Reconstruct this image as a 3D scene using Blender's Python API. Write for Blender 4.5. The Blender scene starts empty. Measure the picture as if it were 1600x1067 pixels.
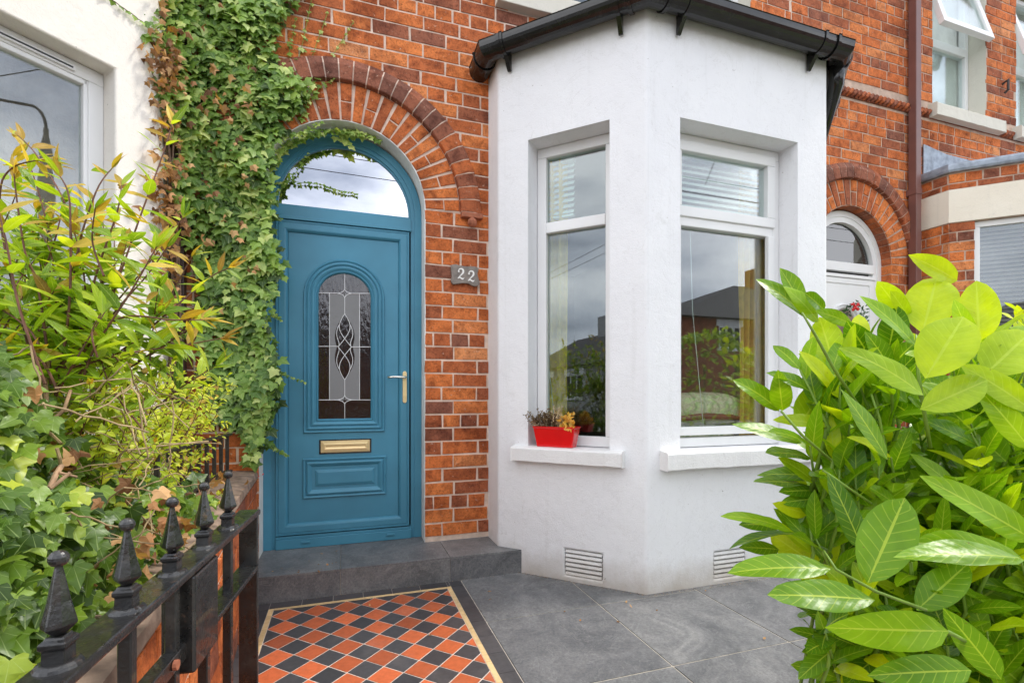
import bpy, math, random
from mathutils import Vector, Matrix
from math import sin, cos, pi, radians, sqrt, atan2
random.seed(7)
S = bpy.context.scene
COL = S.collection
# ------------------------------------------------------------------ camera
F, YAW, CAMY, CAMH = 770.0, radians(18.6), -3.15, 1.09
cd = bpy.data.cameras.new('camera'); cam = bpy.data.objects.new('camera', cd); COL.objects.link(cam)
cam.location = (0, CAMY, CAMH); cam.rotation_euler = (radians(90), 0, -YAW)
cd.sensor_fit = 'HORIZONTAL'; cd.sensor_width = 36; cd.lens = 36*F/1600
cd.shift_y = (615-533.5)/1600; cd.clip_start = .02; cd.clip_end = 500
S.camera = cam
# ------------------------------------------------------------------ sky, sun, exposure
SUN_EL, SUN_AZ = radians(54), radians(94)       # azimuth clockwise from +y
w = bpy.data.worlds.new('World'); S.world = w; w.use_nodes = True
nt = w.node_tree; nt.nodes.clear(); N = nt.nodes.new; LK = nt.links.new
out = N('ShaderNodeOutputWorld')
sky = N('ShaderNodeTexSky'); sky.sky_type = 'NISHITA'; sky.sun_disc = False
sky.sun_elevation = SUN_EL; sky.sun_rotation = SUN_AZ
bg = N('ShaderNodeBackground'); bg.inputs[1].default_value = .10; LK(sky.outputs[0], bg.inputs[0])
tc = N('ShaderNodeTexCoord'); mp = N('ShaderNodeMapping'); mp.inputs['Scale'].default_value = (1, 1, 2.6)
nz = N('ShaderNodeTexNoise'); nz.inputs['Scale'].default_value = 2.3; nz.inputs['Detail'].default_value = 7; nz.inputs['Roughness'].default_value = .52
nz.inputs['Distortion'].default_value = .25
LK(tc.outputs['Generated'], mp.inputs[0]); LK(mp.outputs[0], nz.inputs[0])
cr = N('ShaderNodeValToRGB'); LK(nz.outputs[0], cr.inputs[0])
e = cr.color_ramp.elements; e[0].position = .36; e[0].color = (.30, .33, .40, 1); e[1].position = .64; e[1].color = (1.25, 1.25, 1.27, 1)
x = e.new(.5); x.color = (.72, .75, .83, 1)
bg2 = N('ShaderNodeBackground'); bg2.inputs[1].default_value = 1.5; LK(cr.outputs[0], bg2.inputs[0])
mx = N('ShaderNodeMixShader'); mx.inputs[0].default_value = .86; LK(bg.outputs[0], mx.inputs[1]); LK(bg2.outputs[0], mx.inputs[2])
LK(mx.outputs[0], out.inputs[0])
sd = bpy.data.lights.new('sun', 'SUN'); sd.energy = 1.5; sd.angle = radians(10); sd.color = (1, .95, .87)
sun = bpy.data.objects.new('sun', sd); COL.objects.link(sun)
sv = Vector((sin(SUN_AZ)*cos(SUN_EL), cos(SUN_AZ)*cos(SUN_EL), sin(SUN_EL)))
sun.rotation_euler = sv.to_track_quat('Z', 'Y').to_euler(); sun.location = (0, 0, 20)
S.view_settings.view_transform = 'Standard'; S.view_settings.look = 'None'; S.view_settings.exposure = .88; S.view_settings.gamma = 1
S.view_settings.use_curve_mapping = False
try:
    S.cycles.use_denoising = True; S.cycles.denoiser = 'OPENIMAGEDENOISE'; S.cycles.max_bounces = 8
    S.cycles.transparent_max_bounces = 10; S.cycles.diffuse_bounces = 3; S.cycles.sample_clamp_indirect = 6
except Exception: pass

# ------------------------------------------------------------------ geometry helpers
def V(*a): return Vector(a)
def P(px, py, d):                       # a point of the photograph at a true distance d, in metres
    l = (px-800)/F*d; u = (615-py)/F*d
    return V(l*cos(YAW)+d*sin(YAW), CAMY+d*cos(YAW)-l*sin(YAW), CAMH+u)
def onY(px, py, y):
    r = P(px, py, 1)-cam.location; t = (y-CAMY)/r.y
    return cam.location+r*t
def onX(px, py, x):
    r = P(px, py, 1)-cam.location; t = x/r.x
    return cam.location+r*t

class MB:
    def __init__(s): s.v = []; s.f = []; s.m = []; s.t = []; s.uv = []
    def face(s, pts, mi=0, t=.5, uv=None):
        n = len(s.v); s.v += [tuple(p) for p in pts]; s.f.append(tuple(range(n, n+len(pts)))); s.m.append(mi); s.t.append(t)
        s.uv.append(uv if uv else [(0, 0)]*len(pts))
    def mesh(s, vs, fs, mi=0, t=.5, uvs=None):
        n = len(s.v); s.v += [tuple(p) for p in vs]
        for f in fs:
            s.f.append(tuple(i+n for i in f)); s.m.append(mi); s.t.append(t)
            s.uv.append([uvs[i] for i in f] if uvs else [(0, 0)]*len(f))
    def box(s, a, b, mi=0, t=.5, M=None):
        x0, y0, z0 = a; x1, y1, z1 = b
        vs = [V(x, y, z) for z in (z0, z1) for y in (y0, y1) for x in (x0, x1)]
        if M: vs = [M @ p for p in vs]
        s.mesh(vs, [(0, 2, 3, 1), (4, 5, 7, 6), (0, 1, 5, 4), (2, 6, 7, 3), (0, 4, 6, 2), (1, 3, 7, 5)], mi, t)
    def tube(s, pts, r, n=8, mi=0, t=.5, cap=True):
        pts = [V(*p) for p in pts]; k = len(pts)
        rs = r if isinstance(r, (list, tuple)) else [r]*k
        up = V(0, 0, 1); vs = []; prev = None
        for i, p in enumerate(pts):
            d = (pts[min(i+1, k-1)]-pts[max(i-1, 0)]).normalized()
            if prev is None:
                a = d.cross(up)
                if a.length < .01: a = d.cross(V(1, 0, 0))
            else: a = prev-d*prev.dot(d)
            a.normalize(); prev = a; b = d.cross(a)
            for j in range(n):
                q = 2*pi*j/n; vs.append(p+(a*cos(q)+b*sin(q))*rs[i])
        fs = [(i*n+j, i*n+(j+1) % n, (i+1)*n+(j+1) % n, (i+1)*n+j) for i in range(k-1) for j in range(n)]
        if cap: fs += [tuple(range(n-1, -1, -1)), tuple((k-1)*n+j for j in range(n))]
        s.mesh(vs, fs, mi, t)
    def lathe(s, prof, c, n=16, mi=0, t=.5, q0=0):        # prof: (r, z)
        vs = []; k = len(prof)
        for r, z in prof:
            for j in range(n):
                q = q0+2*pi*j/n; vs.append(V(c[0]+r*cos(q), c[1]+r*sin(q), c[2]+z))
        fs = [(i*n+j, i*n+(j+1) % n, (i+1)*n+(j+1) % n, (i+1)*n+j) for i in range(k-1) for j in range(n)]
        fs += [tuple(range(n-1, -1, -1)), tuple((k-1)*n+j for j in range(n))]
        s.mesh(vs, fs, mi, t)
    def prism(s, pts, ax, h, mi=0, t=.5):                 # polygon extruded along vector ax*h
        a = [V(*p) for p in pts]; b = [p+V(*ax)*h for p in a]; n = len(a)
        s.mesh(a+b, [tuple(range(n))[::-1], tuple(range(n, 2*n))]+[(i, (i+1) % n, n+(i+1) % n, n+i) for i in range(n)], mi, t)
    def build(s, name, mats, parent=None, bevel=0, smooth=False, weld=False, seg=2):
        me = bpy.data.meshes.new(name); me.from_pydata(s.v, [], s.f)
        mats = mats if isinstance(mats, (list, tuple)) else [mats]
        for m in mats: me.materials.append(m)
        me.polygons.foreach_set('material_index', s.m)
        at = me.attributes.new('tint', 'FLOAT', 'FACE'); at.data.foreach_set('value', s.t)
        ul = me.uv_layers.new(name='UVMap'); fl = [c for u in s.uv for p in u for c in p]; ul.data.foreach_set('uv', fl)
        if smooth: me.polygons.foreach_set('use_smooth', [True]*len(s.f))
        me.validate(); me.update()
        o = bpy.data.objects.new(name, me); COL.objects.link(o)
        if parent:
            o.parent = parent
            q = parent; off = V(0, 0, 0)
            while q: off += q.location; q = q.parent
            me.transform(Matrix.Translation(-off))
        if weld:
            import bmesh
            bm = bmesh.new(); bm.from_mesh(me); bmesh.ops.remove_doubles(bm, verts=bm.verts, dist=.0004)
            bmesh.ops.recalc_face_normals(bm, faces=bm.faces); bm.to_mesh(me); bm.free()
        if bevel:
            b = o.modifiers.new('bevel', 'BEVEL'); b.width = bevel; b.segments = seg; b.limit_method = 'ANGLE'; b.angle_limit = radians(30)
        return o
def tag(o, label=None, cat=None, group=None, kind=None):
    if label: o['label'] = label
    if cat: o['category'] = cat
    if group: o['group'] = group
    if kind: o['kind'] = kind
    return o
def thing(name, label, cat, loc=(0, 0, 0), group=None):
    o = bpy.data.objects.new(name, None); COL.objects.link(o); o.location = loc; o.empty_display_size = .1
    return tag(o, label, cat, group)

# ------------------------------------------------------------------ materials
def mat(name):
    m = bpy.data.materials.new(name); m.use_nodes = True
    t = m.node_tree; b = t.nodes['Principled BSDF']
    return m, t, b
def ramp(t, src, stops):
    r = t.nodes.new('ShaderNodeValToRGB'); t.links.new(src, r.inputs[0]); el = r.color_ramp.elements
    el[0].position, el[0].color = stops[0][0], (*stops[0][1], 1); el[1].position, el[1].color = stops[-1][0], (*stops[-1][1], 1)
    for p, c in stops[1:-1]: q = el.new(p); q.color = (*c, 1)
    return r.outputs[0]
def noise(t, scale, detail=4, rough=.5, vec=None, dist=0):
    n = t.nodes.new('ShaderNodeTexNoise'); n.inputs['Scale'].default_value = scale; n.inputs['Detail'].default_value = detail
    n.inputs['Roughness'].default_value = rough; n.inputs['Distortion'].default_value = dist
    t.links.new(vec if vec is not None else coord(t), n.inputs[0]); return n.outputs[0]
def coord(t, sc=None):
    c = t.nodes.new('ShaderNodeNewGeometry').outputs['Position']
    if sc:
        mp = t.nodes.new('ShaderNodeMapping'); mp.inputs['Scale'].default_value = sc; t.links.new(c, mp.inputs[0]); c = mp.outputs[0]
    return c
def attr(t): a = t.nodes.new('ShaderNodeAttribute'); a.attribute_name = 'tint'; return a.outputs['Fac']
def mixc(t, f, a, b, mode='MIX'):
    m = t.nodes.new('ShaderNodeMix'); m.data_type = 'RGBA'; m.blend_type = mode
    for s, v in ((m.inputs[0], f), (m.inputs[6], a), (m.inputs[7], b)):
        if isinstance(v, (int, float)): s.default_value = v
        elif isinstance(v, tuple): s.default_value = (*v, 1)
        else: t.links.new(v, s)
    return m.outputs[2]
def math_(t, op, a, b=0, c=0):
    m = t.nodes.new('ShaderNodeMath'); m.operation = op
    for s, v in zip(m.inputs, (a, b, c)):
        if isinstance(v, (int, float)): s.default_value = v
        else: t.links.new(v, s)
    return m.outputs[0]
def bump(t, b, h, strength=.3, dist=.01, prev=None):
    n = t.nodes.new('ShaderNodeBump'); n.inputs['Strength'].default_value = strength; n.inputs['Distance'].default_value = dist
    t.links.new(h, n.inputs['Height'])
    if prev is not None: t.links.new(prev, n.inputs['Normal'])
    t.links.new(n.outputs[0], b.inputs['Normal']); return n.outputs[0]
def setv(b, **k):
    for n, v in k.items():
        n = n.replace('_', ' ')
        s = b.inputs[n]; s.default_value = (*v, 1) if isinstance(v, tuple) else v

def m_plain(name, col, rough=.5, var=.12, metal=0, sc=9, bstr=0, bsc=60, coat=0, spec=.5):
    m, t, b = mat(name)
    c = ramp(t, noise(t, sc, 5), [(.3, tuple(v*(1-var) for v in col)), (.7, tuple(min(1, v*(1+var)) for v in col))])
    t.links.new(c, b.inputs['Base Color']); setv(b, Roughness=rough, Metallic=metal, Coat_Weight=coat); b.inputs['Specular IOR Level'].default_value = spec
    if bstr: bump(t, b, noise(t, bsc, 4), bstr, .004)
    return m
def m_brick(name, soft=0):
    m, t, b = mat(name)
    c = ramp(t, attr(t), [(0, (.15, .068, .050)), (.16, (.26, .098, .060)), (.38, (.41, .118, .045)), (.65, (.58, .160, .045)), (.88, (.66, .205, .058)), (1, (.66, .27, .11))])
    n1 = noise(t, 13, 7, .68, dist=.5); c = mixc(t, .9, c, ramp(t, n1, [(.28, (.26, .20, .20)), (.42, (.72, .66, .64)), (.52, (1, 1, 1)), (.72, (1.28, 1.25, 1.15))]), 'MULTIPLY')
    n2 = noise(t, 85, 5, .75); c = mixc(t, .85, c, ramp(t, n2, [(.34, (.35, .30, .28)), (.46, (.95, .95, .95)), (.68, (1.15, 1.12, 1.1))]), 'MULTIPLY')
    n3 = noise(t, 1.9, 5, .65); c = mixc(t, .8, c, ramp(t, n3, [(.34, (.36, .28, .27)), (.49, (1, 1, 1)), (.7, (1.1, 1.08, 1.02))]), 'MULTIPLY')
    n4 = noise(t, 42, 4, .65); c = mixc(t, ramp(t, n4, [(.64, (0, 0, 0)), (.72, (.6, .6, .6))]), c, (.66, .48, .36))
    t.links.new(c, b.inputs['Base Color']); setv(b, Roughness=.86); b.inputs['Specular IOR Level'].default_value = .25
    bump(t, b, noise(t, 120, 5, .7), .5, .004, bump(t, b, noise(t, 30, 4, .6), .5, .006))
    return m
def m_render(name, a, c2, bs=.35, grime=(.35, .32, .26)):
    m, t, b = mat(name)
    c = ramp(t, noise(t, 1.7, 5, .6), [(.3, a), (.7, c2)])
    g = noise(t, 7, 7, .72)
    c = mixc(t, ramp(t, g, [(.60, (0, 0, 0)), (.80, (.28, .28, .28))]), c, grime)
    sep = t.nodes.new('ShaderNodeSeparateXYZ'); t.links.new(coord(t), sep.inputs[0])
    low = math_(t, 'MULTIPLY', ramp(t, math_(t, 'ADD', sep.outputs[2], math_(t, 'MULTIPLY', noise(t, 6, 5, .7), .22)), [(.10, (.9, .9, .9)), (.30, (0, 0, 0))]), .8)
    c = mixc(t, low, c, (.42, .35, .27))
    streak = ramp(t, noise(t, 1, 5, .6, coord(t, (26, 26, 1.1))), [(.58, (0, 0, 0)), (.80, (.13, .13, .13))])
    c = mixc(t, streak, c, (.40, .38, .33))
    alg = ramp(t, math_(t, 'ADD', math_(t, 'MULTIPLY', sep.outputs[2], .5), math_(t, 'MULTIPLY', noise(t, 5, 6, .7), .25)), [(1.60, (0, 0, 0)), (1.72, (.4, .4, .4))]) if False else ramp(t, math_(t, 'MULTIPLY_ADD', noise(t, 4, 6, .7), .35, math_(t, 'SUBTRACT', sep.outputs[2], 2.55)), [(.62, (0, 0, 0)), (.82, (.42, .42, .42))])
    c = mixc(t, alg, c, (.42, .41, .30))
    crk = ramp(t, noise(t, 2.2, 7, .62, dist=3.0), [(.4975, (0, 0, 0)), (.5, (.30, .30, .30)), (.5025, (0, 0, 0))]); c = mixc(t, crk, c, (.4, .38, .35))
    chip = ramp(t, noise(t, 55, 2, .5), [(.765, (0, 0, 0)), (.79, (.8, .8, .8))])
    c = mixc(t, chip, c, (.3, .26, .22))
    t.links.new(c, b.inputs['Base Color']); setv(b, Roughness=.82); b.inputs['Specular IOR Level'].default_value = .3
    h1 = noise(t, 11, 6, .62); h2 = noise(t, 150, 4, .65)
    bump(t, b, h2, bs, .005, bump(t, b, h1, .40, .012)); return m
def m_leaf(name, stops, vein, rough=.35, trans=.4, veins='laurel', spec=.5, tr_col=(.55, .75, .08)):
    m, t, b = mat(name)
    a = attr(t); c = ramp(t, a, stops)
    c = mixc(t, .7, c, ramp(t, noise(t, 17, 5, .6), [(.3, (.60, .68, .5)), (.7, (1.30, 1.2, 1.1))]), 'MULTIPLY')
    uv = t.nodes.new('ShaderNodeUVMap'); uv.uv_map = 'UVMap'; sp = t.nodes.new('ShaderNodeSeparateXYZ'); t.links.new(uv.outputs[0], sp.inputs[0])
    u = math_(t, 'ABSOLUTE', sp.outputs[0]); v = sp.outputs[1]
    if veins == 'laurel':
        mid = math_(t, 'LESS_THAN', u, .055)
        ph = math_(t, 'FRACT', math_(t, 'MULTIPLY', math_(t, 'SUBTRACT', v, math_(t, 'MULTIPLY', u, .17)), 9.0))
        side = math_(t, 'MULTIPLY', math_(t, 'LESS_THAN', ph, .11), math_(t, 'LESS_THAN', u, .88))
        side2 = math_(t, 'MULTIPLY', side, .30)
        vf = math_(t, 'MAXIMUM', math_(t, 'MULTIPLY', mid, .62), side2)
        bh = math_(t, 'SUBTRACT', math_(t, 'MULTIPLY', math_(t, 'ABSOLUTE', math_(t, 'SUBTRACT', ph, .5)), -1), mid)
        bump(t, b, bh, .22, .0012, bump(t, b, noise(t, 38, 3), .25, .006))
    else:
        # palmate veins: thin lines radiating from the leaf base
        an = math_(t, 'ARCTAN2', sp.outputs[0], math_(t, 'ADD', v, .06))
        q = math_(t, 'ABSOLUTE', math_(t, 'SUBTRACT', math_(t, 'FRACT', math_(t, 'ADD', math_(t, 'DIVIDE', an, .72), .5)), .5))
        vf = math_(t, 'MULTIPLY', math_(t, 'LESS_THAN', q, .03), .38)
        bump(t, b, noise(t, 70, 3), .2, .003)
    c = mixc(t, vf, c, vein)
    sp_ = noise(t, 130, 3, .6); c = mixc(t, ramp(t, sp_, [(.70, (0, 0, 0)), (.76, (.7, .7, .7))]), c, (.16, .09, .03))
    t.links.new(c, b.inputs['Base Color']); setv(b, Roughness=rough); b.inputs['Specular IOR Level'].default_value = spec
    tr = t.nodes.new('ShaderNodeBsdfTranslucent'); t.links.new(mixc(t, .6, c, mixc(t, 1.0, c, tr_col, 'MULTIPLY')), tr.inputs[0])
    c2 = mixc(t, 1.0, c, (2.0, 1.9, .5), 'MULTIPLY'); t.links.new(c2, tr.inputs[0])
    ms = t.nodes.new('ShaderNodeMixShader'); ms.inputs[0].default_value = trans
    t.links.new(b.outputs[0], ms.inputs[1]); t.links.new(tr.outputs[0], ms.inputs[2]); t.links.new(ms.outputs[0], t.nodes['Material Output'].inputs[0])
    return m
def m_glass(name, refl=.35, tint=(.9, .95, .93), rough=0.0, bmp=0):
    m, t, b = mat(name); t.nodes.remove(b)
    g = t.nodes.new('ShaderNodeBsdfGlossy'); g.inputs['Roughness'].default_value = rough; g.inputs[0].default_value = (.95, .96, 1, 1)
    tr = t.nodes.new('ShaderNodeBsdfTransparent'); tr.inputs[0].default_value = (*tint, 1)
    lw = t.nodes.new('ShaderNodeLayerWeight'); lw.inputs[0].default_value = .25
    f = math_(t, 'MINIMUM', math_(t, 'ADD', math_(t, 'MULTIPLY', lw.outputs['Fresnel'], .30), refl), 1)
    ms = t.nodes.new('ShaderNodeMixShader'); t.links.new(f, ms.inputs[0]); t.links.new(tr.outputs[0], ms.inputs[1]); t.links.new(g.outputs[0], ms.inputs[2])
    if bmp:
        n = t.nodes.new('ShaderNodeBump'); n.inputs['Strength'].default_value = bmp; n.inputs['Distance'].default_value = .01
        t.links.new(noise(t, 45, 3, .5, coord(t, (1.6, 1, .5))), n.inputs['Height']); t.links.new(n.outputs[0], g.inputs['Normal'])
    t.links.new(ms.outputs[0], t.nodes['Material Output'].inputs[0]); return m

BRICK = m_brick('red_brick')
MORTAR = m_plain('lime_mortar', (.70, .54, .43), .95, .22, sc=14, bstr=.6, bsc=90)
def m_mortar2():
    return m_plain('grey_mortar', (.52, .38, .29), .95, .25, sc=14, bstr=.6, bsc=90)
MORTAR2 = m_mortar2()
WHITE_R = m_render('white_render', (.80, .80, .81), (.86, .86, .865))
SILL_R = m_render('white_sill_paint', (.78, .77, .75), (.85, .845, .83), .5, (.3, .25, .2))
CREAM_R = m_render('cream_render', (.80, .755, .68), (.86, .82, .75), .3, (.5, .42, .32))
CREAM_B = m_render('cream_band_paint', (.76, .69, .56), (.82, .76, .64), .5)
PLAST = m_plain('white_plaster', (.76, .76, .73), .85, .12, bstr=.5, bsc=50)
UPVC = m_plain('white_window_frame', (.80, .80, .79), .32, .03, sc=5)
BLUE = m_plain('blue_door_paint', (.056, .235, .345), .45, .10, sc=4, bstr=.10, bsc=260)
BLUE2 = m_plain('blue_frame_paint', (.060, .245, .355), .45, .10, sc=4, bstr=.10, bsc=260)
BLACK = m_plain('black_gutter_plastic', (.012, .012, .011), .16, .4, sc=20, bstr=.08, bsc=40)
m, t, b = mat('black_gloss_iron'); c = ramp(t, noise(t, 60, 5, .7), [(.60, (.010, .010, .010)), (.70, (.05, .03, .02)), (.78, (.12, .06, .035))])
c = mixc(t, ramp(t, noise(t, 14, 6, .7), [(.50, (0, 0, 0)), (.72, (.30, .30, .30))]), c, (.10, .10, .085)); t.links.new(c, b.inputs['Base Color'])
t.links.new(ramp(t, noise(t, 22, 5, .65), [(.35, (.14, .14, .14)), (.70, (.55, .55, .55))]), b.inputs['Roughness']); setv(b, Coat_Weight=.4)
bump(t, b, noise(t, 210, 3, .6), .35, .0015, bump(t, b, noise(t, 60, 4, .6), .45, .003)); IRON = m
RUST = m_plain('worn_black_iron', (.03, .022, .018), .5, .6, sc=40, bstr=.4, bsc=90)
BROWN = m_plain('brown_downpipe', (.16, .068, .055), .38, .12, sc=6)
BRASS = m_plain('polished_brass', (.86, .66, .34), .34, .05, metal=.45)
CHROME = m_plain('polished_metal', (.75, .73, .66), .12, .05, metal=1)
LEADM = m_plain('grey_lead', (.28, .32, .37), .55, .3, metal=.3, sc=18, bstr=.4, bsc=30)
CAME = m_plain('white_lead_came', (.70, .70, .70), .35, .05, metal=.2)
TERRA = m_plain('terracotta_stop', (.36, .12, .06), .8, .3, sc=40, bstr=.3, bsc=90)
G_WIN = m_glass('window_glass', .11)
G_WIN2 = m_glass('bay_side_glass', .10, (.82, .9, .88))
G_FAN = m_glass('fanlight_glass', .62, (.5, .5, .5))
G_DOOR = m_glass('dark_textured_glass', .07, (.62, .5, .45), .05, .22)
G_FROST = m_glass('frosted_glass', .12, (.3, .3, .3), .35, .6)
m, t, b = mat('frosted_pane'); setv(b, Base_Color=(.20, .20, .20), Roughness=.40); bump(t, b, noise(t, 420, 3, .6), .6, .003); FROST = m
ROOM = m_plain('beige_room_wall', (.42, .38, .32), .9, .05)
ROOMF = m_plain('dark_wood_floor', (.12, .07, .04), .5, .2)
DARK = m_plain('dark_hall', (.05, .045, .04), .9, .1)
SOIL = m_plain('dark_soil', (.045, .032, .022), .95, .4, sc=30, bstr=.8, bsc=40)
SLATE_ROOF = m_plain('roof_slate', (.045, .046, .052), .8, .45, sc=5, bstr=.5, bsc=12)
t = SLATE_ROOF.node_tree; b = t.nodes['Principled BSDF']; c0 = b.inputs['Base Color'].links[0].from_socket
sp0 = t.nodes.new('ShaderNodeSeparateXYZ'); t.links.new(coord(t), sp0.inputs[0]); ln = math_(t, 'LESS_THAN', math_(t, 'FRACT', math_(t, 'MULTIPLY', sp0.outputs[2], 6.5)), .22)
t.links.new(mixc(t, math_(t, 'MULTIPLY', ln, .6), mixc(t, .6, c0, (.085, .075, .075)), (.02, .02, .022)), b.inputs['Base Color'])

# ------------------------------------------------------------------ brick walls
HW, SPR, RI, R1, R2 = .475, 26*.0871, .475, .705, .84       # door opening half width, springing height and arch radii
BH, JT = .0871, .0115
def tint_brick():
    r = random.random()
    if r < .09: return random.uniform(.12, .28)
    if r < .36: return random.uniform(.26, .5)
    return random.uniform(.5, 1)
def brick_face(mb, q, push=.005, depth=.0, t=None, mi=1, cham=.0022, nrm=None):
    """q: four corners anticlockwise seen from outside; a worn, slightly proud brick face"""
    q = [V(*p) for p in q]; n = nrm if nrm is not None else (q[1]-q[0]).cross(q[3]-q[0]).normalized()
    c = sum(q, V(0, 0, 0))/4; j = .0026
    back = [p+n*-.004 for p in q]; ring = [p+n*push*.55 for p in q]; top = []
    for p in q:
        d = (c-p); top.append(p+d.normalized()*cham*1.4+n*(push+random.uniform(-.0012, .0012))+V(random.uniform(-j, j), 0, random.uniform(-j, j)))
    t = tint_brick() if t is None else t
    mb.mesh(back+ring+top, [(8, 9, 10, 11)]+[(a, (a+1) % 4, 4+(a+1) % 4, 4+a) for a in range(4)]+[(4+a, 4+(a+1) % 4, 8+(a+1) % 4, 8+a) for a in range(4)], mi, t)
def course_bricks(x0, x1, k, L=.234, start=None):
    Hh = .116; x = x0; res = []; i = 0
    heads = k % 6 == 4
    while x < x1-.02:
        if heads: l = Hh if i else (.06 if k % 12 == 4 else Hh)
        elif k % 2: l = L if i else L*.82
        else: l = L if i else Hh
        l *= random.uniform(.97, 1.03); e = min(x+l, x1); g = JT*random.uniform(.8, 1.3)
        if e-x > .03: res.append((x, e-g if e < x1 else e-.002))
        x = e; i += 1
    return res
def brick_panel(mb, org, dr, length, z0, z1, blocks=(), reverse=False, dark=0):
    """bricks on a vertical plane starting at org, running along dr; blocks: functions z -> list of (a,b) blocked spans"""
    dr = V(*dr).normalized(); n = V(dr.y, -dr.x, 0)
    k = int(round(z0/BH)); z = k*BH
    while z < z1-.01:
        za, zb = max(z, z0)+.0056, min(z+BH, z1)-.0056
        if zb-za > .02:
            spans = course_bricks(0, length, k)
            if reverse: spans = [(length-b, length-a) for a, b in spans]
            for a, b in spans:
                segs = [(a, a, b, b)]
                for bf in blocks:
                    ns = []
                    Bl, Bh, Bm = bf(za), bf(zb), bf((za+zb)/2)
                    if not Bm and not Bl and not Bh: continue
                    if not Bm: Bm = Bl or Bh
                    Bl = Bl or Bm; Bh = Bh or Bm
                    for s0, s1, e0, e1 in segs:       # s0/s1: start at low/high, e0/e1: end
                        lo0, lo1 = Bl; hi0, hi1 = Bh; mm0, mm1 = Bm
                        if (e0+e1)/2 <= mm0+.01 or (s0+s1)/2 >= mm1-.01: ns.append((s0, s1, e0, e1)); continue
                        if (s0+s1)/2 < mm0-.03: ns.append((s0, s1, min(e0, lo0), min(e1, hi0)))
                        if (e0+e1)/2 > mm1+.03: ns.append((max(s0, lo1), max(s1, hi1), e0, e1))
                    segs = ns
                for s0, s1, e0, e1 in segs:
                    if min(e0-s0, e1-s1) < .012: continue
                    j = lambda: random.uniform(-.0024, .0024)
                    o = V(*org)
                    q = [o+dr*(s0+j())+V(0, 0, za+j()), o+dr*(e0+j())+V(0, 0, za+j()), o+dr*(e1+j())+V(0, 0, zb+j()), o+dr*(s1+j())+V(0, 0, zb+j())]
                    brick_face(mb, q, .0045, nrm=n, t=max(0, tint_brick()-dark))
        z += BH; k += 1
def arch_block(c, R=.78, x0=0):
    def f(z):
        if z < SPR: return (c-HW-x0, c+HW-x0)
        if z < SPR+R: return (c-sqrt(R*R-(z-SPR)**2)-x0, c+sqrt(R*R-(z-SPR)**2)-x0)
        return None
    return f
def rect_block(a, b, z0, z1, x0=0):
    return lambda z: (a-x0, b-x0) if z0 <= z <= z1 else None
def wall_sheet(mb, x0, x1, z0, z1, rects, arches, y=0, mi=0):
    xs = {x0, x1}; zs = {z0, z1}
    for a, b, c, d in rects: xs |= {a, b}; zs |= {c, d}
    for c in arches: xs |= {c-.55, c-HW, c+HW, c+.55}; zs |= {SPR, SPR+.55}
    xs = sorted(v for v in xs if x0 <= v <= x1); zs = sorted(v for v in zs if z0 <= v <= z1)
    for i in range(len(xs)-1):
        for j in range(len(zs)-1):
            a, b, c, d = xs[i], xs[i+1], zs[j], zs[j+1]; mx_, mz = (a+b)/2, (c+d)/2
            if any(r[0] < mx_ < r[1] and r[2] < mz < r[3] for r in rects): continue
            if any(abs(mx_-q) < HW and mz < SPR for q in arches): continue
            if any(abs(mx_-q) < .55 and SPR < mz < SPR+.55 for q in arches): continue
            mb.face([(a, y, c), (b, y, c), (b, y, d), (a, y, d)], mi)
    for q in arches:
        n = 32; prev = None
        for k in range(n+1):
            an = pi*k/n; ca, sa = cos(an), sin(an)
            s = .55/max(abs(ca), abs(sa))
            cur = (V(q+RI*ca, y, SPR+RI*sa), V(q+s*ca, y, SPR+s*sa))
            if prev: mb.face([prev[0], prev[1], cur[1], cur[0]][::-1], mi)
            prev = cur
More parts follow.
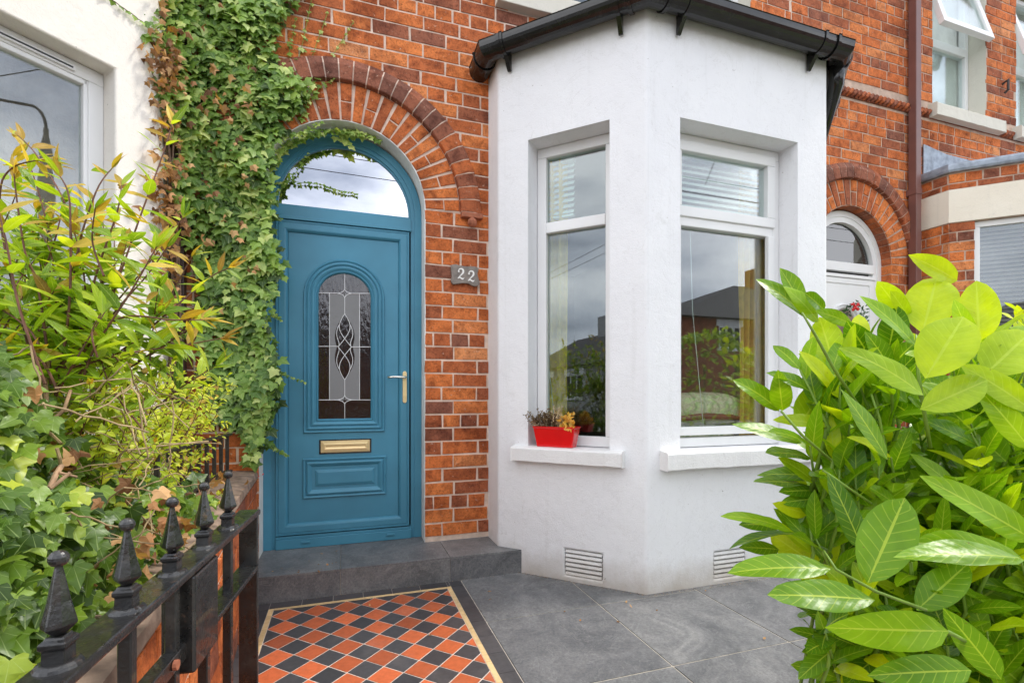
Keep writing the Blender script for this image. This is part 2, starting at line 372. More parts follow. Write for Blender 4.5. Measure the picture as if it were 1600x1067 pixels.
def arch_rings(c, parent, dark=False):
    mb = MB(); n = 25
    for k in range(n):                               # voussoirs
        g0 = .0035/RI; a0 = pi*k/n; a1 = pi*(k+1)/n
        def pt(r, a): return V(c+r*cos(a), -.003, SPR+r*sin(a))
        def vo(ra, rb, t):
            ga, gb = (.0062 if ra < .5 else .0075)/ra, (.0075 if rb < .6 else .0105)/rb
            q = [pt(ra, a1-ga), pt(ra, a0+ga), pt(rb, a0+gb), pt(rb, a1-gb)]
            j = [V(random.uniform(-.002, .002), 0, random.uniform(-.002, .002)) for _ in range(4)]
            q = [p+j[i] for i, p in enumerate(q)]
            brick_face(mb, q, .005, t=t, nrm=V(0, -1, 0))
        tt = random.uniform(.5, .9) if abs(k-12) > 3 or random.random() < .4 else random.uniform(.25, .45)
        if k % 2: vo(RI+.004, R1-.006, tt)
        else:
            mid = (RI+R1)/2+random.uniform(-.012, .012)
            vo(RI+.004, mid-.005, tt); vo(mid+.005, R1-.006, random.uniform(.4, .85))
    n = 29; pr = .040
    ng = 40
    for k in range(ng):                              # mortar bed behind both rings
        a0, a1 = pi*k/ng, pi*(k+1)/ng
        mb.face([(c+r*cos(a), -.0015, SPR+r*sin(a)) for r, a in ((RI, a1), (RI, a0), (R1+.006, a0), (R1+.006, a1))], 0)
        ys = [(R1-.003, -.001), (R1+.001, -pr+.006), (R2-.046, -pr+.003), (R2-.003, -.018), (R2, .0)]
        for (ra, ya), (rb, yb) in zip(ys[:-1], ys[1:]):
            mb.face([(c+ra*cos(a1), ya, SPR+ra*sin(a1)), (c+ra*cos(a0), ya, SPR+ra*sin(a0)), (c+rb*cos(a0), yb, SPR+rb*sin(a0)), (c+rb*cos(a1), yb, SPR+rb*sin(a1))], 0)
    for k in range(n):
        g = .0042/R2; a0, a1 = pi*k/n+g, pi*(k+1)/n-g
        prof = [(R1-.004, .0), (R1-.001, -pr+.004), (R1+.004, -pr), (R2-.05, -pr), (R2-.045, -pr+.002), (R2-.003, -.022), (R2+.002, -.001)]
        h = abs(k-n/2+.5)/(n/2); t = random.uniform(.04, .24) if h < .62 and random.random() < .9 else random.uniform(.15, .55)
        vs = []; fs = []
        for r, y in prof:
            for a in (a1, (a0+a1)/2, a0): vs.append(V(c+r*cos(a), y, SPR+r*sin(a)))
        L_ = len(prof)
        for i in range(L_-1):
            for j in range(2): fs.append((i*3+j, i*3+j+1, i*3+j+4, i*3+j+3))
        fs += [tuple(i*3 for i in range(L_))[::-1], tuple(i*3+2 for i in range(L_))]
        mb.mesh(vs, fs, 1, t)
    return mb.build('door_arch', [MORTAR if not dark else MORTAR2, BRICK], parent)
def reveal(c, parent, y1, m, name='door_reveal'):
    mb = MB(); pts = [(c-HW+.002, .0)]+[(c-HW+.002, z/8*SPR) for z in range(1, 8)]
    pts += [(c+(RI-.002)*cos(a), SPR+(RI-.002)*sin(a)) for a in [pi-pi*k/36 for k in range(37)]]
    pts += [(c+HW-.002, SPR*(1-z/8)) for z in range(1, 9)]
    rnd = [random.uniform(0, .007) for _ in pts]
    for i in range(len(pts)-1):
        (xa, za), (xb, zb) = pts[i], pts[i+1]
        mb.face([(xa, -.004, za), (xb, -.004, zb), (xb, y1, zb), (xa, y1, za)], 0)
        # narrow ragged plaster edge wrapped onto the brick face
        def outp(x, z, r):
            if z < SPR: return (x+(r if x > c else -r), z)
            d = V(x-c, 0, z-SPR).normalized(); return (x+d.x*r, z+d.z*r)
        oa, ob = outp(xa, za, rnd[i]), outp(xb, zb, rnd[i+1])
        mb.face([(xa, -.0042, za), (oa[0], -.0042, oa[1]), (ob[0], -.0042, ob[1]), (xb, -.0042, zb)][::-1], 0)
    return mb.build(name, m, parent)

# ------------------------------------------------------------------ profile sweeps for doors
def outline(cx, hw, zb, zs, rise, n=18):
    pts = [(cx-hw, zb), (cx+hw, zb)]
    if rise <= 0: return pts+[(cx+hw, zs), (cx-hw, zs)]
    return pts+[(cx+hw*cos(pi*k/n), zs+rise*sin(pi*k/n)) for k in range(n+1)]
def sweep(mb, cx, hw, zb, zs, rise, prof, y, mi=0, fill=False, n=18):
    """prof: (inset, height out of the plane y)"""
    loops = []
    for o, h in prof:
        loops.append([V(x, y-h, z) for x, z in (outline(cx, hw-o, zb+o, zs if rise > 0 else zs-o, rise-o if rise > 0 else 0, n))])
    k = len(loops[0])
    for a, b in zip(loops[:-1], loops[1:]):
        for i in range(k): mb.face([a[i], a[(i+1) % k], b[(i+1) % k], b[i]], mi)
    if fill: mb.face(loops[-1], mi)
def window_unit(mb, o, dr, s0, s1, z0, z1, y_in, trans=None, fw=.055, sash=()):
    """frame bars in a vertical plane; o origin, dr direction, inward offset y_in; depth 60 mm"""
    dr = V(*dr).normalized(); n = V(dr.y, -dr.x, 0)
    M = Matrix(((dr.x, -n.x, 0, o[0]), (dr.y, -n.y, 0, o[1]), (0, 0, 1, 0), (0, 0, 0, 1)))
    def bar(a, b, c, d, p=0.0, dep=.06): mb.box((a, y_in-p, c), (b, y_in+dep, d), M=M)
    bar(s0, s1, z0, z0+fw); bar(s0, s1, z1-fw, z1); bar(s0, s0+fw, z0+fw, z1-fw); bar(s1-fw, s1, z0+fw, z1-fw)
    if trans: bar(s0+fw, s1-fw, trans[0], trans[1], .003)
    for a, b, c, d, wd in sash:       # opening sash, proud of the frame
        bar(a, b, c, c+wd, .016); bar(a, b, d-wd, d, .016); bar(a, a+wd, c+wd, d-wd, .016); bar(b-wd, b, c+wd, d-wd, .016)
    return M
def pane(parent, M, y, a, b, c, d, m, name='glass'):
    mb = MB(); mb.box((a, y, c), (b, y+.006, d), M=M); return mb.build(name, m, parent)

# ------------------------------------------------------------------ bays
def facet(mb, p0, p1, z0, z1, zs, holes, mi=0, rev=.14):
    """vertical panel from p0 to p1 with rectangular holes (s0,s1,za,zb,depth) and their reveals"""
    a, b = V(p0[0], p0[1], 0), V(p1[0], p1[1], 0); L = (b-a).length; dr = (b-a)/L; n = V(dr.y, -dr.x, 0)
    ss = sorted({0, L} | {h[0] for h in holes} | {h[1] for h in holes}); zz = sorted({z0, z1} | {z for z in zs if z0 < z < z1})
    for i in range(len(ss)-1):
        for j in range(len(zz)-1):
            ms, mz = (ss[i]+ss[i+1])/2, (zz[j]+zz[j+1])/2
            if any(h[0] < ms < h[1] and h[2] < mz < h[3] for h in holes): continue
            q = [a+dr*ss[i]+V(0, 0, zz[j]), a+dr*ss[i+1]+V(0, 0, zz[j]), a+dr*ss[i+1]+V(0, 0, zz[j+1]), a+dr*ss[i]+V(0, 0, zz[j+1])]
            mb.face(q, mi)
    for s0, s1, za, zb, dp in holes:
        c = [a+dr*s0+V(0, 0, za), a+dr*s1+V(0, 0, za), a+dr*s1+V(0, 0, zb), a+dr*s0+V(0, 0, zb)]
        k = [p-n*dp for p in c]
        for i in range(4): mb.face([c[i], k[i], k[(i+1) % 4], c[(i+1) % 4]], mi)
def air_vent(parent, p0, dr, s0, s1, z0, z1, m):
    dr = V(*dr).normalized(); n = V(dr.y, -dr.x, 0); M = Matrix(((dr.x, -n.x, 0, p0[0]), (dr.y, -n.y, 0, p0[1]), (0, 0, 1, 0), (0, 0, 0, 1)))
    mb = MB(); mb.box((s0, .030, z0), (s1, .05, z1), M=M, mi=1)
    k = 6; h = (z1-z0)/k
    for i in range(k):
        vs = [M @ V(s, y, z) for s in (s0+.004, s1-.004) for y, z in ((.030, z0+h*i+.004), (.010, z0+h*i+.002), (.006, z0+h*i+.007), (.012, z0+h*(i+.80)), (.030, z0+h*(i+.80)))]
        mb.mesh(vs, [(0, 1, 6, 5), (1, 2, 7, 6), (2, 3, 8, 7), (3, 4, 9, 8), (0, 4, 3, 2, 1), (5, 6, 7, 8, 9)], 0)
    return mb.build('air_vent', [m, DARK], parent)
def sill(parent, p0, dr, s0, s1, z0, z1, out=.06, inn=.15, m=None, name='window_sill'):
    dr = V(*dr).normalized(); n = V(dr.y, -dr.x, 0); M = Matrix(((dr.x, -n.x, 0, p0[0]), (dr.y, -n.y, 0, p0[1]), (0, 0, 1, 0), (0, 0, 0, 1)))
    mb = MB(); k = 14; vs = []                        # slightly wavy hand-painted block
    for i in range(k+1):
        s = s0+(s1-s0)*i/k
        for y, z in ((-out, z0), (-out, z1-.006), (-out+.008, z1), (.03, z1+.006), (.03, z0)):
            vs.append(M @ V(s, y+random.uniform(-.0018, .0018), z+random.uniform(-.0018, .0018)))
    fs = [(i*5+j, (i+1)*5+j, (i+1)*5+(j+1) % 5, i*5+(j+1) % 5) for i in range(k) for j in range(5)]+[(4, 3, 2, 1, 0), tuple(k*5+j for j in range(5))]
    mb.mesh(vs, fs)
    return mb.build(name, m, parent, bevel=.005)

def gutter(parent, pts, zc=3.192, r=.064, brackets=()):
    pts = [V(x, y, 0) for x, y in pts]; mb = MB()
    prof = [(-r, .016), (-r, 0)]+[(-r*cos(q), -r*sin(q)) for q in [pi*k/12 for k in range(1, 12)]]+[(r, 0), (r, .016), (r+.004, .020), (r-.004, .024), (r-.006, 0)]
    prof += [((r-.004)*cos(q), -(r-.004)*sin(q)) for q in [pi*k/12 for k in range(1, 12)]]+[(-r+.006, 0), (-r+.004, .020)]
    def run(mb, path, prof):
        vs = []; L = len(prof)
        for i, p in enumerate(path):
            d0 = (path[i]-path[i-1]).normalized() if i else (path[1]-path[0]).normalized()
            d1 = (path[i+1]-path[i]).normalized() if i < len(path)-1 else d0
            d = (d0+d1).normalized(); sd_ = V(d.y, -d.x, 0)/max(.5, d.dot(d0))
            for u, z in prof: vs.append(p+sd_*u+V(0, 0, zc+z))
        fs = [(i*L+j, i*L+(j+1) % L, (i+1)*L+(j+1) % L, (i+1)*L+j) for i in range(len(path)-1) for j in range(L)]
        fs += [tuple(range(L))[::-1], tuple((len(path)-1)*L+j for j in range(L))]
        mb.mesh(vs, fs)
    run(mb, pts, prof); g = mb.build('gutter', BLACK, parent)
    big = [(u*1.10, z*1.10+(.002 if z > 0 else 0)) for u, z in prof]
    for i in range(1, len(pts)-1):                    # angle pieces and their collars
        mb = MB(); d0 = (pts[i-1]-pts[i]).normalized(); d1 = (pts[i+1]-pts[i]).normalized()
        a0 = min(.10, (pts[i-1]-pts[i]).length*.5); a1 = min(.10, (pts[i+1]-pts[i]).length*.5)
        run(mb, [pts[i]+d0*a0, pts[i], pts[i]+d1*a1], [(u*1.05, z*1.05) for u, z in prof])
        for d, a in ((d0, a0), (d1, a1)):
            if a > .06: run(mb, [pts[i]+d*(a+.008), pts[i]+d*(a-.012)], [(u*1.16, z*1.16) for u, z in prof])
        mb.build('gutter_angle', BLACK, g)
    for i, s in brackets:
        d = (pts[i+1]-pts[i]).normalized(); p = pts[i]+d*s; n = V(d.y, -d.x, 0); mb = MB()
        run(mb, [p-d*.010, p+d*.010], big)
        w0 = .012
        q = [p-n*(r*.95)+V(0, 0, zc-.02), p-n*(r*.95)+V(0, 0, zc-.135), p-n*(r*.80)+V(0, 0, zc-.135), p+n*.01+V(0, 0, zc-.058), p-n*.01+V(0, 0, zc-.045)]
        mb.prism([v-d*w0 for v in q], d, w0*2); mb.build('gutter_bracket', BLACK, g)
    return g
def downpipe(parent, x, y0, z0, z1, w_, m, joints=(), name='downpipe'):
    mb = MB(); mb.box((x-w_/2, y0-w_, z0), (x+w_/2, y0, z1)); o = mb.build(name, m, parent, bevel=.004)
    for z in joints:
        mb = MB(); mb.box((x-w_/2-.005, y0-w_-.005, z), (x+w_/2+.005, y0+.02, z+.055)); mb.build('pipe_collar', m, o, bevel=.003)
    return o

# ================================================================== HOUSE 22
house = thing('terrace_house', 'red brick terraced house with the arched blue front door and white rendered bay', 'house', (0, 0, 0), 'terraced houses in the row')
UW = [(1.03, 1.82), (2.30, 3.09)]                     # upper window openings
rects = [(.93, 3.28, -.1, 3.16)]+[(a, b, 3.80, 5.30) for a, b in UW]
mb = MB(); wall_sheet(mb, -.905, 3.52, -.05, 6.2, rects, [0.0])
blocks = [arch_block(0, x0=HW), rect_block(.900, 3.30, -1, 3.30, HW)]+[rect_block(a, b, 3.70, 5.38, HW) for a, b in UW]
brick_panel(mb, (HW, 0, 0), (1, 0, 0), 3.04, .145, SPR, blocks)
brick_panel(mb, (-.90, 0, 0), (1, 0, 0), 4.41, SPR, 6.15, [arch_block(0, x0=-.90), rect_block(.900, 3.30, -1, 3.30, -.90)]+[rect_block(a, b, 3.70, 5.38, -.90) for a, b in UW])
# left of the door: courses run the other way from the jamb
brick_panel(mb, (-.90, 0, 0), (1, 0, 0), 1.37, .145, SPR, [arch_block(0, x0=-.90)], reverse=True)
mb.build('brick_wall', [MORTAR, BRICK], house)
arch_rings(0, house)
reveal(0, house, .16, PLAST)
mb = MB()                                              # moulded stop that ends the arch label
mb.lathe([(.002, -.034), (.018, -.030), (.029, -.016), (.031, -.002), (.026, .014), (.014, .024), (.008, .03)], (.775, -.04, SPR-.062), 14)
mb.box((.705, -.050, SPR-.036), (.845, .0, SPR-.004))
mb.build('arch_label_stop', TERRA, house, bevel=.003, smooth=False)
for sx in (-1,):
    mb = MB(); mb.lathe([(.002, -.034), (.018, -.030), (.029, -.016), (.031, -.002), (.026, .014), (.014, .024), (.008, .03)], (-.775, -.04, SPR-.062), 14)
    mb.box((-.845, -.050, SPR-.036), (-.705, .0, SPR-.004)); mb.build('arch_label_stop', TERRA, house, bevel=.003)
for a, b in UW:
    sill(house, (0, 0), (1, 0, 0), a-.09, b+.12, 3.665, 3.80, .07, m=CREAM_R)
    mb = MB(); M = window_unit(mb, (0, 0), (1, 0, 0), a, b, 3.806, 5.30, .13, (4.55, 4.62)); wf = mb.build('upper_window', UPVC, house, bevel=.004)
    pane(wf, M, .16, a+.055, b-.055, 3.86, 4.55, G_WIN); pane(wf, M, .16, a+.055, b-.055, 4.62, 5.25, G_WIN)
mb = MB()
for a, b in UW: facet(mb, (a-.001, -.003), (b+.001, -.003), 3.80, 5.30, [3.80, 5.30], [(.0005, b-a+.0015, 3.80, 5.30, .14)])
mb.build('upper_window_reveal', CREAM_R, house)
# ---- bay
BAY = [(.894, .02), (.894, -.22), (1.536, -.862), (2.840, -.862), (3.314, -.388), (3.314, .02)]
ZS = [.035, .19, .772, 2.618]
mb = MB()
cant = (.7071, -.7071, 0)
LC = sqrt(.642**2*2)
holes = {1: [(.205, .705, .772, 2.618, .20), (.438, .662, .035, .19, .03)], 2: [(1.752-1.536, 2.605-1.536, .772, 2.618, .20), (1.985-1.536, 2.21-1.536, .035, .19, .03)], 3: [(.12, .50, .772, 2.618, .20)]}
for i in range(5): facet(mb, BAY[i], BAY[i+1], -.02, 3.17, ZS, holes.get(i, []))
mb.build('bay_wall', WHITE_R, house, bevel=.012, weld=True, seg=3)
mb = MB()                                              # inner lining of the bay and its ceiling
IN = [(.97, .10), (.97, -.19), (1.57, -.79), (2.80, -.79), (3.24, -.36), (3.24, .10)]
mb.face([(x, y, 2.72) for x, y in IN]); mb.build('bay_ceiling', ROOM, house)
mb = MB(); mb.face([(x, y, .70) for x, y in IN][::-1]); mb.build('window_board', UPVC, house)
mb = MB()
mb.face([(1.6, -.95, 3.20), (2.82, -.95, 3.20), (2.70, 0, 3.62), (1.45, 0, 3.62)]); mb.face([(.83, -.25, 3.20), (1.50, -.93, 3.20), (1.45, 0, 3.62), (1.0, 0, 3.5)])
mb.face([(1.50, -.93, 3.20), (1.6, -.95, 3.2), (1.45, 0, 3.62)]); mb.face([(2.82, -.95, 3.2), (3.4, -.35, 3.2), (3.3, 0, 3.5), (2.70, 0, 3.62)])
mb.face([(.83, -.25, 3.2), (1.0, 0, 3.5), (.83, 0, 3.2)]); mb.face([(3.4, -.35, 3.2), (3.4, 0, 3.2), (3.3, 0, 3.5)])
mb.build('bay_roof', SLATE_ROOF, house)
mb = MB(); mb.face([(x, y, 3.168) for x, y in [(.894, .02), (.894, -.22), (1.536, -.862), (2.84, -.862), (3.314, -.388), (3.314, .02)]]); mb.build('bay_soffit', WHITE_R, house)
gp = [(.825, -.015), (.825, -.250), (1.505, -.934), (2.872, -.934), (3.386, -.42), (3.386, -.02)]
g = gutter(house, gp, brackets=[(1, .115), (1, .80), (2, .225), (2, 1.17), (3, .4)])
mb = MB(); mb.tube([(2.93, -.86, 3.15), (2.95, -.84, 3.06), (3.10, -.62, 2.86), (3.30, -.40, 2.75)], [.05, .046, .036, .034], 12); mb.build('gutter_outlet', BLACK, g, smooth=True)
mb = MB(); mb.lathe([(.03, -.02), (.06, 0), (.05, .03), (.02, .05)], (.86, -.05, 3.235), 8); mb.build('flashing_mortar', PLAST, house)
sill(house, BAY[1], cant, .119, .79, .690, .772, .06, m=SILL_R)
sill(house, BAY[2], (1, 0, 0), .084, 1.20, .680, .772, .068, m=SILL_R)
sill(house, BAY[3], (1, 1, 0), .05, .58, .688, .772, .06, m=SILL_R)
air_vent(house, BAY[1], cant, .438, .662, .035, .19, SILL_R)
air_vent(house, BAY[2], (1, 0, 0), 1.985-1.536, 2.21-1.536, .035, .19, SILL_R)
# windows
mb = MB(); M = window_unit(mb, BAY[1], cant, .207, .703, .775, 2.616, .135, (2.085, 2.150), .060)
wf = mb.build('bay_window', UPVC, house, bevel=.005)
pane(wf, M, .165, .26, .650, .86, 2.09, G_WIN2); pane(wf, M, .165, .26, .650, 2.14, 2.56, G_WIN2)
mb = MB(); M = window_unit(mb, BAY[2], (1, 0, 0), .218, 1.067, .775, 2.616, .135, (2.075, 2.13), .055, [(.262, 1.022, 2.128, 2.572, .060)])
mb.box((.27, .118, .862), (.315, .15, 2.075), M=M); mb.box((.965, .118, .862), (1.012, .15, 2.075), M=M); mb.box((.27, .12, .845), (1.012, .15, .895), M=M)
wf = mb.build('bay_window', UPVC, house, bevel=.005)
pane(wf, M, .165, .28, 1.01, .87, 2.09, G_WIN); pane(wf, M, .15, .30, .985, 2.17, 2.53, G_WIN)
mb = MB(); M = window_unit(mb, BAY[3], (1, 1, 0), .122, .498, .775, 2.616, .135, (2.085, 2.15), .055)
wf = mb.build('bay_window', UPVC, house, bevel=.005); pane(wf, M, .165, .17, .45, .85, 2.57, G_WIN)
# ---- room behind the bay, and the hall behind the door
mb = MB()
X0, X1, Y0, Y1, Z0, Z1 = .94, 3.27, -.02, 3.6, .30, 2.85
mb.face([(X0, Y0, Z0), (X0, Y1, Z0), (X0, Y1, Z1), (X0, Y0, Z1)]); mb.face([(X1, Y0, Z0), (X1, Y0, Z1), (X1, Y1, Z1), (X1, Y1, Z0)][::-1])
mb.face([(X0, Y1, Z0), (X1, Y1, Z0), (X1, Y1, Z1), (X0, Y1, Z1)]); mb.face([(X0, Y0, Z1), (X1, Y0, Z1), (X1, Y1, Z1), (X0, Y1, Z1)])
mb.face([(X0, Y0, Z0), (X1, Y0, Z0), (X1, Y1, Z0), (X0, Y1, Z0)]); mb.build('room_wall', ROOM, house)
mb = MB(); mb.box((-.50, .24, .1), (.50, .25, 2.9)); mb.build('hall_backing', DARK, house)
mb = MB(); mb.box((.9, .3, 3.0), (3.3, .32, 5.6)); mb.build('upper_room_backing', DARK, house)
mb = MB(); mb.face([(-.905, -.12, 6.15), (3.52, -.12, 6.15), (3.52, 3.6, 8.6), (-.905, 3.6, 8.6)]); mb.face([(-.905, 3.6, 8.6), (3.52, 3.6, 8.6), (3.52, 7.4, 6.1), (-.905, 7.4, 6.1)])
mb.build('main_roof', SLATE_ROOF, house)
mb = MB(); mb.box((-.90, -.07, 3.66), (-.905+.9, .0, 3.66+.001)) if 0 else None
# ---- step
def doorstep(parent):
    mb = MB(); xs = [-.475, -.030, .570, 1.20]; yf, yb = -.335, .16
    for a, b in zip(xs[:-1], xs[1:]):
        mb.box((a+.0015, yf+.001, .136), (b-.0015, yb, .145), 0, random.random())
        mb.box((a+.0015, yf+.0005, .004), (b-.0015, yf+.012, .1345), 0, random.random())
    mb.box((-.474, yf+.004, .0), (1.19, yb, .1365), 1)
    # the right end dies into the canted bay wall
    for i, (x, y, z) in enumerate(mb.v):
        lim = .894+max(0, (-.22-y))+.02
        if x > lim: mb.v[i] = (lim, y, z)
    return mb.build('doorstep', [SLATE, GROUT], parent)

m, t, b = mat('slate_tile'); SLATE = m
n1 = noise(t, 2.9, 9, .74, dist=1.1); c = ramp(t, n1, [(.26, (.060, .063, .068)), (.44, (.115, .118, .122)), (.58, (.165, .166, .168)), (.72, (.25, .25, .245)), (.84, (.34, .34, .33))])
c = mixc(t, .9, c, ramp(t, noise(t, 95, 6, .78), [(.3, (.55, .55, .56)), (.7, (1.42, 1.41, 1.38))]), 'MULTIPLY')
c = mixc(t, ramp(t, noise(t, 17, 7, .75, dist=1), [(.52, (0, 0, 0)), (.74, (.45, .45, .45))]), c, (.27, .265, .25))
c = mixc(t, 1, c, ramp(t, attr(t), [(0, (.82, .82, .84)), (1, (1.18, 1.17, 1.15))]), 'MULTIPLY')
vn = noise(t, 5.5, 6, .6, dist=2.2); c = mixc(t, ramp(t, vn, [(.485, (0, 0, 0)), (.5, (.35, .35, .35)), (.515, (0, 0, 0))]), c, (.30, .30, .29))
t.links.new(c, b.inputs['Base Color']); setv(b, Roughness=.48); b.inputs['Specular IOR Level'].default_value = .5
t.links.new(ramp(t, noise(t, 3, 6, .6), [(.3, (.36, .36, .36)), (.7, (.62, .62, .62))]), b.inputs['Roughness'])
bump(t, b, noise(t, 190, 3, .6), .18, .002, bump(t, b, noise(t, 9, 7, .6, dist=.6), .35, .006))
GROUT = m_plain('pale_grout', (.40, .36, .30), .95, .25, sc=30)
doorstep(house)

# ---- blue door frame, fanlight and door leaf
DY = .13
mb = MB()
# outer frame ring in three steps
def ringframe(mb, r_o, r_i, yf, yb, zb, c=0):
    po = outline(c, r_o, zb, 2.25, r_o, 28); pi_ = outline(c, r_i, zb, 2.25, r_i, 28); k = len(po)
    for i in range(1, k):
        a, b = i, (i+1) % k
        if i == k-1 or True:
            mb.face([(po[a][0], yf, po[a][1]), (po[b][0], yf, po[b][1]), (pi_[b][0], yf, pi_[b][1]), (pi_[a][0], yf, pi_[a][1])]) if not (a == 0 or b == 1) else None
            if not (a == 0 or b == 1): mb.face([(pi_[a][0], yf, pi_[a][1]), (pi_[b][0], yf, pi_[b][1]), (pi_[b][0], yb, pi_[b][1]), (pi_[a][0], yb, pi_[a][1])])
ringframe(mb, .4725, .428, DY, DY+.012, .146)
ringframe(mb, .428, .403, DY+.006, DY+.03, .146)
ringframe(mb, .403, .391, DY+.016, DY+.030, 2.15)
mb.box((-.404, DY-.002, 2.168), (.404, DY+.06, 2.232)); mb.box((-.404, DY+.008, 2.232), (.404, DY+.06, 2.247)); mb.box((-.404, DY-.016, 2.150), (.404, DY+.03, 2.170))
mb.box((-.404, DY-.012, .146), (.404, DY+.06, .205)); mb.box((-.404, DY-.004, .205), (.404, DY+.06, .222))
dfr = mb.build('door_frame', BLUE2, house, bevel=.0025)
for x in (-.235, .272):
    mb = MB(); mb.box((x-.026, DY-.020, .176), (x+.026, DY-.011, .189)); mb.build('drain_cap', BLUE2, dfr, bevel=.003)
mb = MB(); mb.face([(x, DY+.026, z) for x, z in outline(0, .396, 2.24, 2.25, .396, 28)]); fan = mb.build('fanlight', G_FAN, house)
door = MB()
cx = -.006; ym = DY+.004
# leaf edge rails (sash) then sunk panel
sweep(door, cx, .398, .228, 2.146, 0, [(0, -.02), (0, .010), (.003, .013), (.010, .013), (.012, .009), (.016, .009), (.018, .013), (.050, .013), (.056, .011), (.064, .002), (.068, -.006), (.070, -.006)], ym)
# flat panel with the glazed opening cut out: build as strips around the inner moulding box
zb_, zt_ = .298, 2.078; hx = .330; gh, gb, gs = .158, .925, 1.700
yp = ym+.006
oz = outline(cx-.001, .243, .846, 1.700, .235, 20)
# panel plane: outer rectangle to moulding outline (upper), full rectangle minus (approximated in bands)
L_, R_ = cx-hx, cx+hx
door.face([(L_, yp, zb_), (R_, yp, zb_), (R_, yp, .846), (L_, yp, .846)])
door.face([(L_, yp, .846), (oz[0][0], yp, .846), (oz[0][0], yp, 1.70), (L_, yp, 1.70)]); door.face([(oz[1][0], yp, .846), (R_, yp, .846), (R_, yp, 1.70), (oz[1][0], yp, 1.70)])
arc = [p for p in oz[2:]]
def rectpt(p):
    dx, dz = p[0]-(cx-.001), p[1]-1.70; s = min(hx/abs(dx) if abs(dx) > 1e-6 else 9e9, (zt_-1.70)/dz if dz > 1e-6 else 9e9)
    return ((cx-.001)+dx*s, 1.70+dz*s)
for a, b in zip(arc[:-1], arc[1:]):
    ra, rb = rectpt(a), rectpt(b)
    pts = [(a[0], yp, a[1]), (ra[0], yp, ra[1])]
    for cxn in (L_, R_):          # corner point between the two
        if (ra[1] < zt_-.001) != (rb[1] < zt_-.001) and abs((ra[0] if ra[1] < zt_-.001 else rb[0])-cxn) < .01: pts.append((cxn, yp, zt_))
    door.face(pts+[(rb[0], yp, rb[1]), (b[0], yp, b[1])])
leaf_ = door.build('front_door', BLUE, house)
mb = MB()
sweep(mb, cx-.001, .243, .846, 1.700, .235, [(0, 0), (.002, .010), (.006, .014), (.012, .012), (.016, .006), (.019, .006), (.022, .014), (.030, .018), (.036, .015), (.040, .007), (.044, .007), (.047, .013), (.054, .016), (.062, .012), (.070, .004), (.074, .004), (.078, .009), (.084, .002), (.087, -.008)], yp, n=28)
mb.build('arched_moulding', BLUE, leaf_)
mb = MB()
sweep(mb, -.004, .250, .442, .690, 0, [(0, 0), (.002, .009), (.006, .013), (.014, .010), (.018, .005), (.021, .005), (.024, .013), (.032, .016), (.042, .010), (.050, .003), (.056, -.002), (.072, -.002), (.074, .004), (.090, .010), (.092, .010)], yp, fill=True)
mb.build('raised_panel', BLUE, leaf_)
# glazing
gy = yp+.010
mb = MB(); mb.face([(x, gy, z) for x, z in outline(cx-.001, .160, gb-.002, 1.700, .152, 24)]); gl = mb.build('leaded_glass', G_DOOR, leaf_)
mb = MB(); mb.face([(x, gy+.10, z) for x, z in outline(cx-.001, .30, gb-.1, 1.700, .3, 24)]); mb.build('reflection_backing', m_plain('brick_reflection_red', (.13, .055, .035), .8, .7, sc=9), leaf_)  # added sheet, its mottled red painted as the brick reflection in the panes
def dz(u, v): q = onY(480+u/3.556, 400+v/3.556, gy-.003); return (q.x, q.z)
def bez(p, n=12):
    out = []
    for k in range(n+1):
        q = k/n; pp = [V(a, b, 0) for a, b in p]
        while len(pp) > 1: pp = [pp[i]*(1-q)+pp[i+1]*q for i in range(len(pp)-1)]
        out.append((pp[0].x, pp[0].y))
    return out
CXZ, MZ = 208.5, 505
def mirror(pts, h=False, vtc=False): return [((2*CXZ-a) if h else a, (2*MZ-b) if vtc else b) for a, b in pts]
lines = [[(CXZ, 96), (CXZ, 186)], [(CXZ, 232), (CXZ, 322)], [(CXZ, 686), (CXZ, 776)], [(CXZ, 820), (CXZ, 910)],
         [(58, 206), (168, 206)], [(248, 208), (354, 208)], [(58, 799), (170, 799)], [(248, 799), (354, 799)],
         [(58, 502), (172, 502)], [(245, 505), (354, 505)], [(124, 206), (124, 799)], [(291, 208), (291, 799)]]
cr1 = bez([(CXZ, 322), (262, 400), (240, 420), (172, 505)], 16)      # crossing curve
pet = bez([(238, 380), (268, 430), (252, 462), (228, 484), (245, 505)], 12)
for h in (0, 1):
    for v_ in (0, 1): lines += [mirror(cr1, h, v_), mirror(pet, h, v_)]
for cyy in (208, 799):
    for h in (1, -1):
        for v_ in (1, -1): lines.append(bez([(CXZ, cyy+v_*26), (CXZ+h*3, cyy+v_*5), (CXZ+h*40, cyy)], 8))
mb = MB()
for ln in lines:
    pts = [V(dz(*p)[0], gy-.002, dz(*p)[1]) for p in ln]
    mb.tube(pts, .0023, 6, cap=True)
mb.build('lead_came', CAME, gl)
mb = MB()
left = [(126, 210), (CXZ-2, 210)]+[(CXZ-2, 322)]+[(2*CXZ-a-2, b) for a, b in bez([(CXZ, 322), (262, 400), (275, 430), (255, 490), (250, 505)], 10)]
left = left+[(a, 2*MZ-b) for a, b in left[::-1][1:-0 or None]]
for h in (0, 1):
    q = mirror(left, h); mb.face([(dz(*p)[0], gy-.0008, dz(*p)[1]) for p in (q if h == 0 else q[::-1])])
mb.build('frosted_pane', FROST, gl)
mb = MB(); sweep(mb, -.003, .147, .722, .795, 0, [(0, 0), (0, .005), (.003, .008), (.006, .008), (.009, .012), (.012, .012)], yp)
sweep(mb, -.003, .135, .734, .783, 0, [(0, .012), (.004, .016), (.012, .017), (.020, .012)], yp, fill=True)
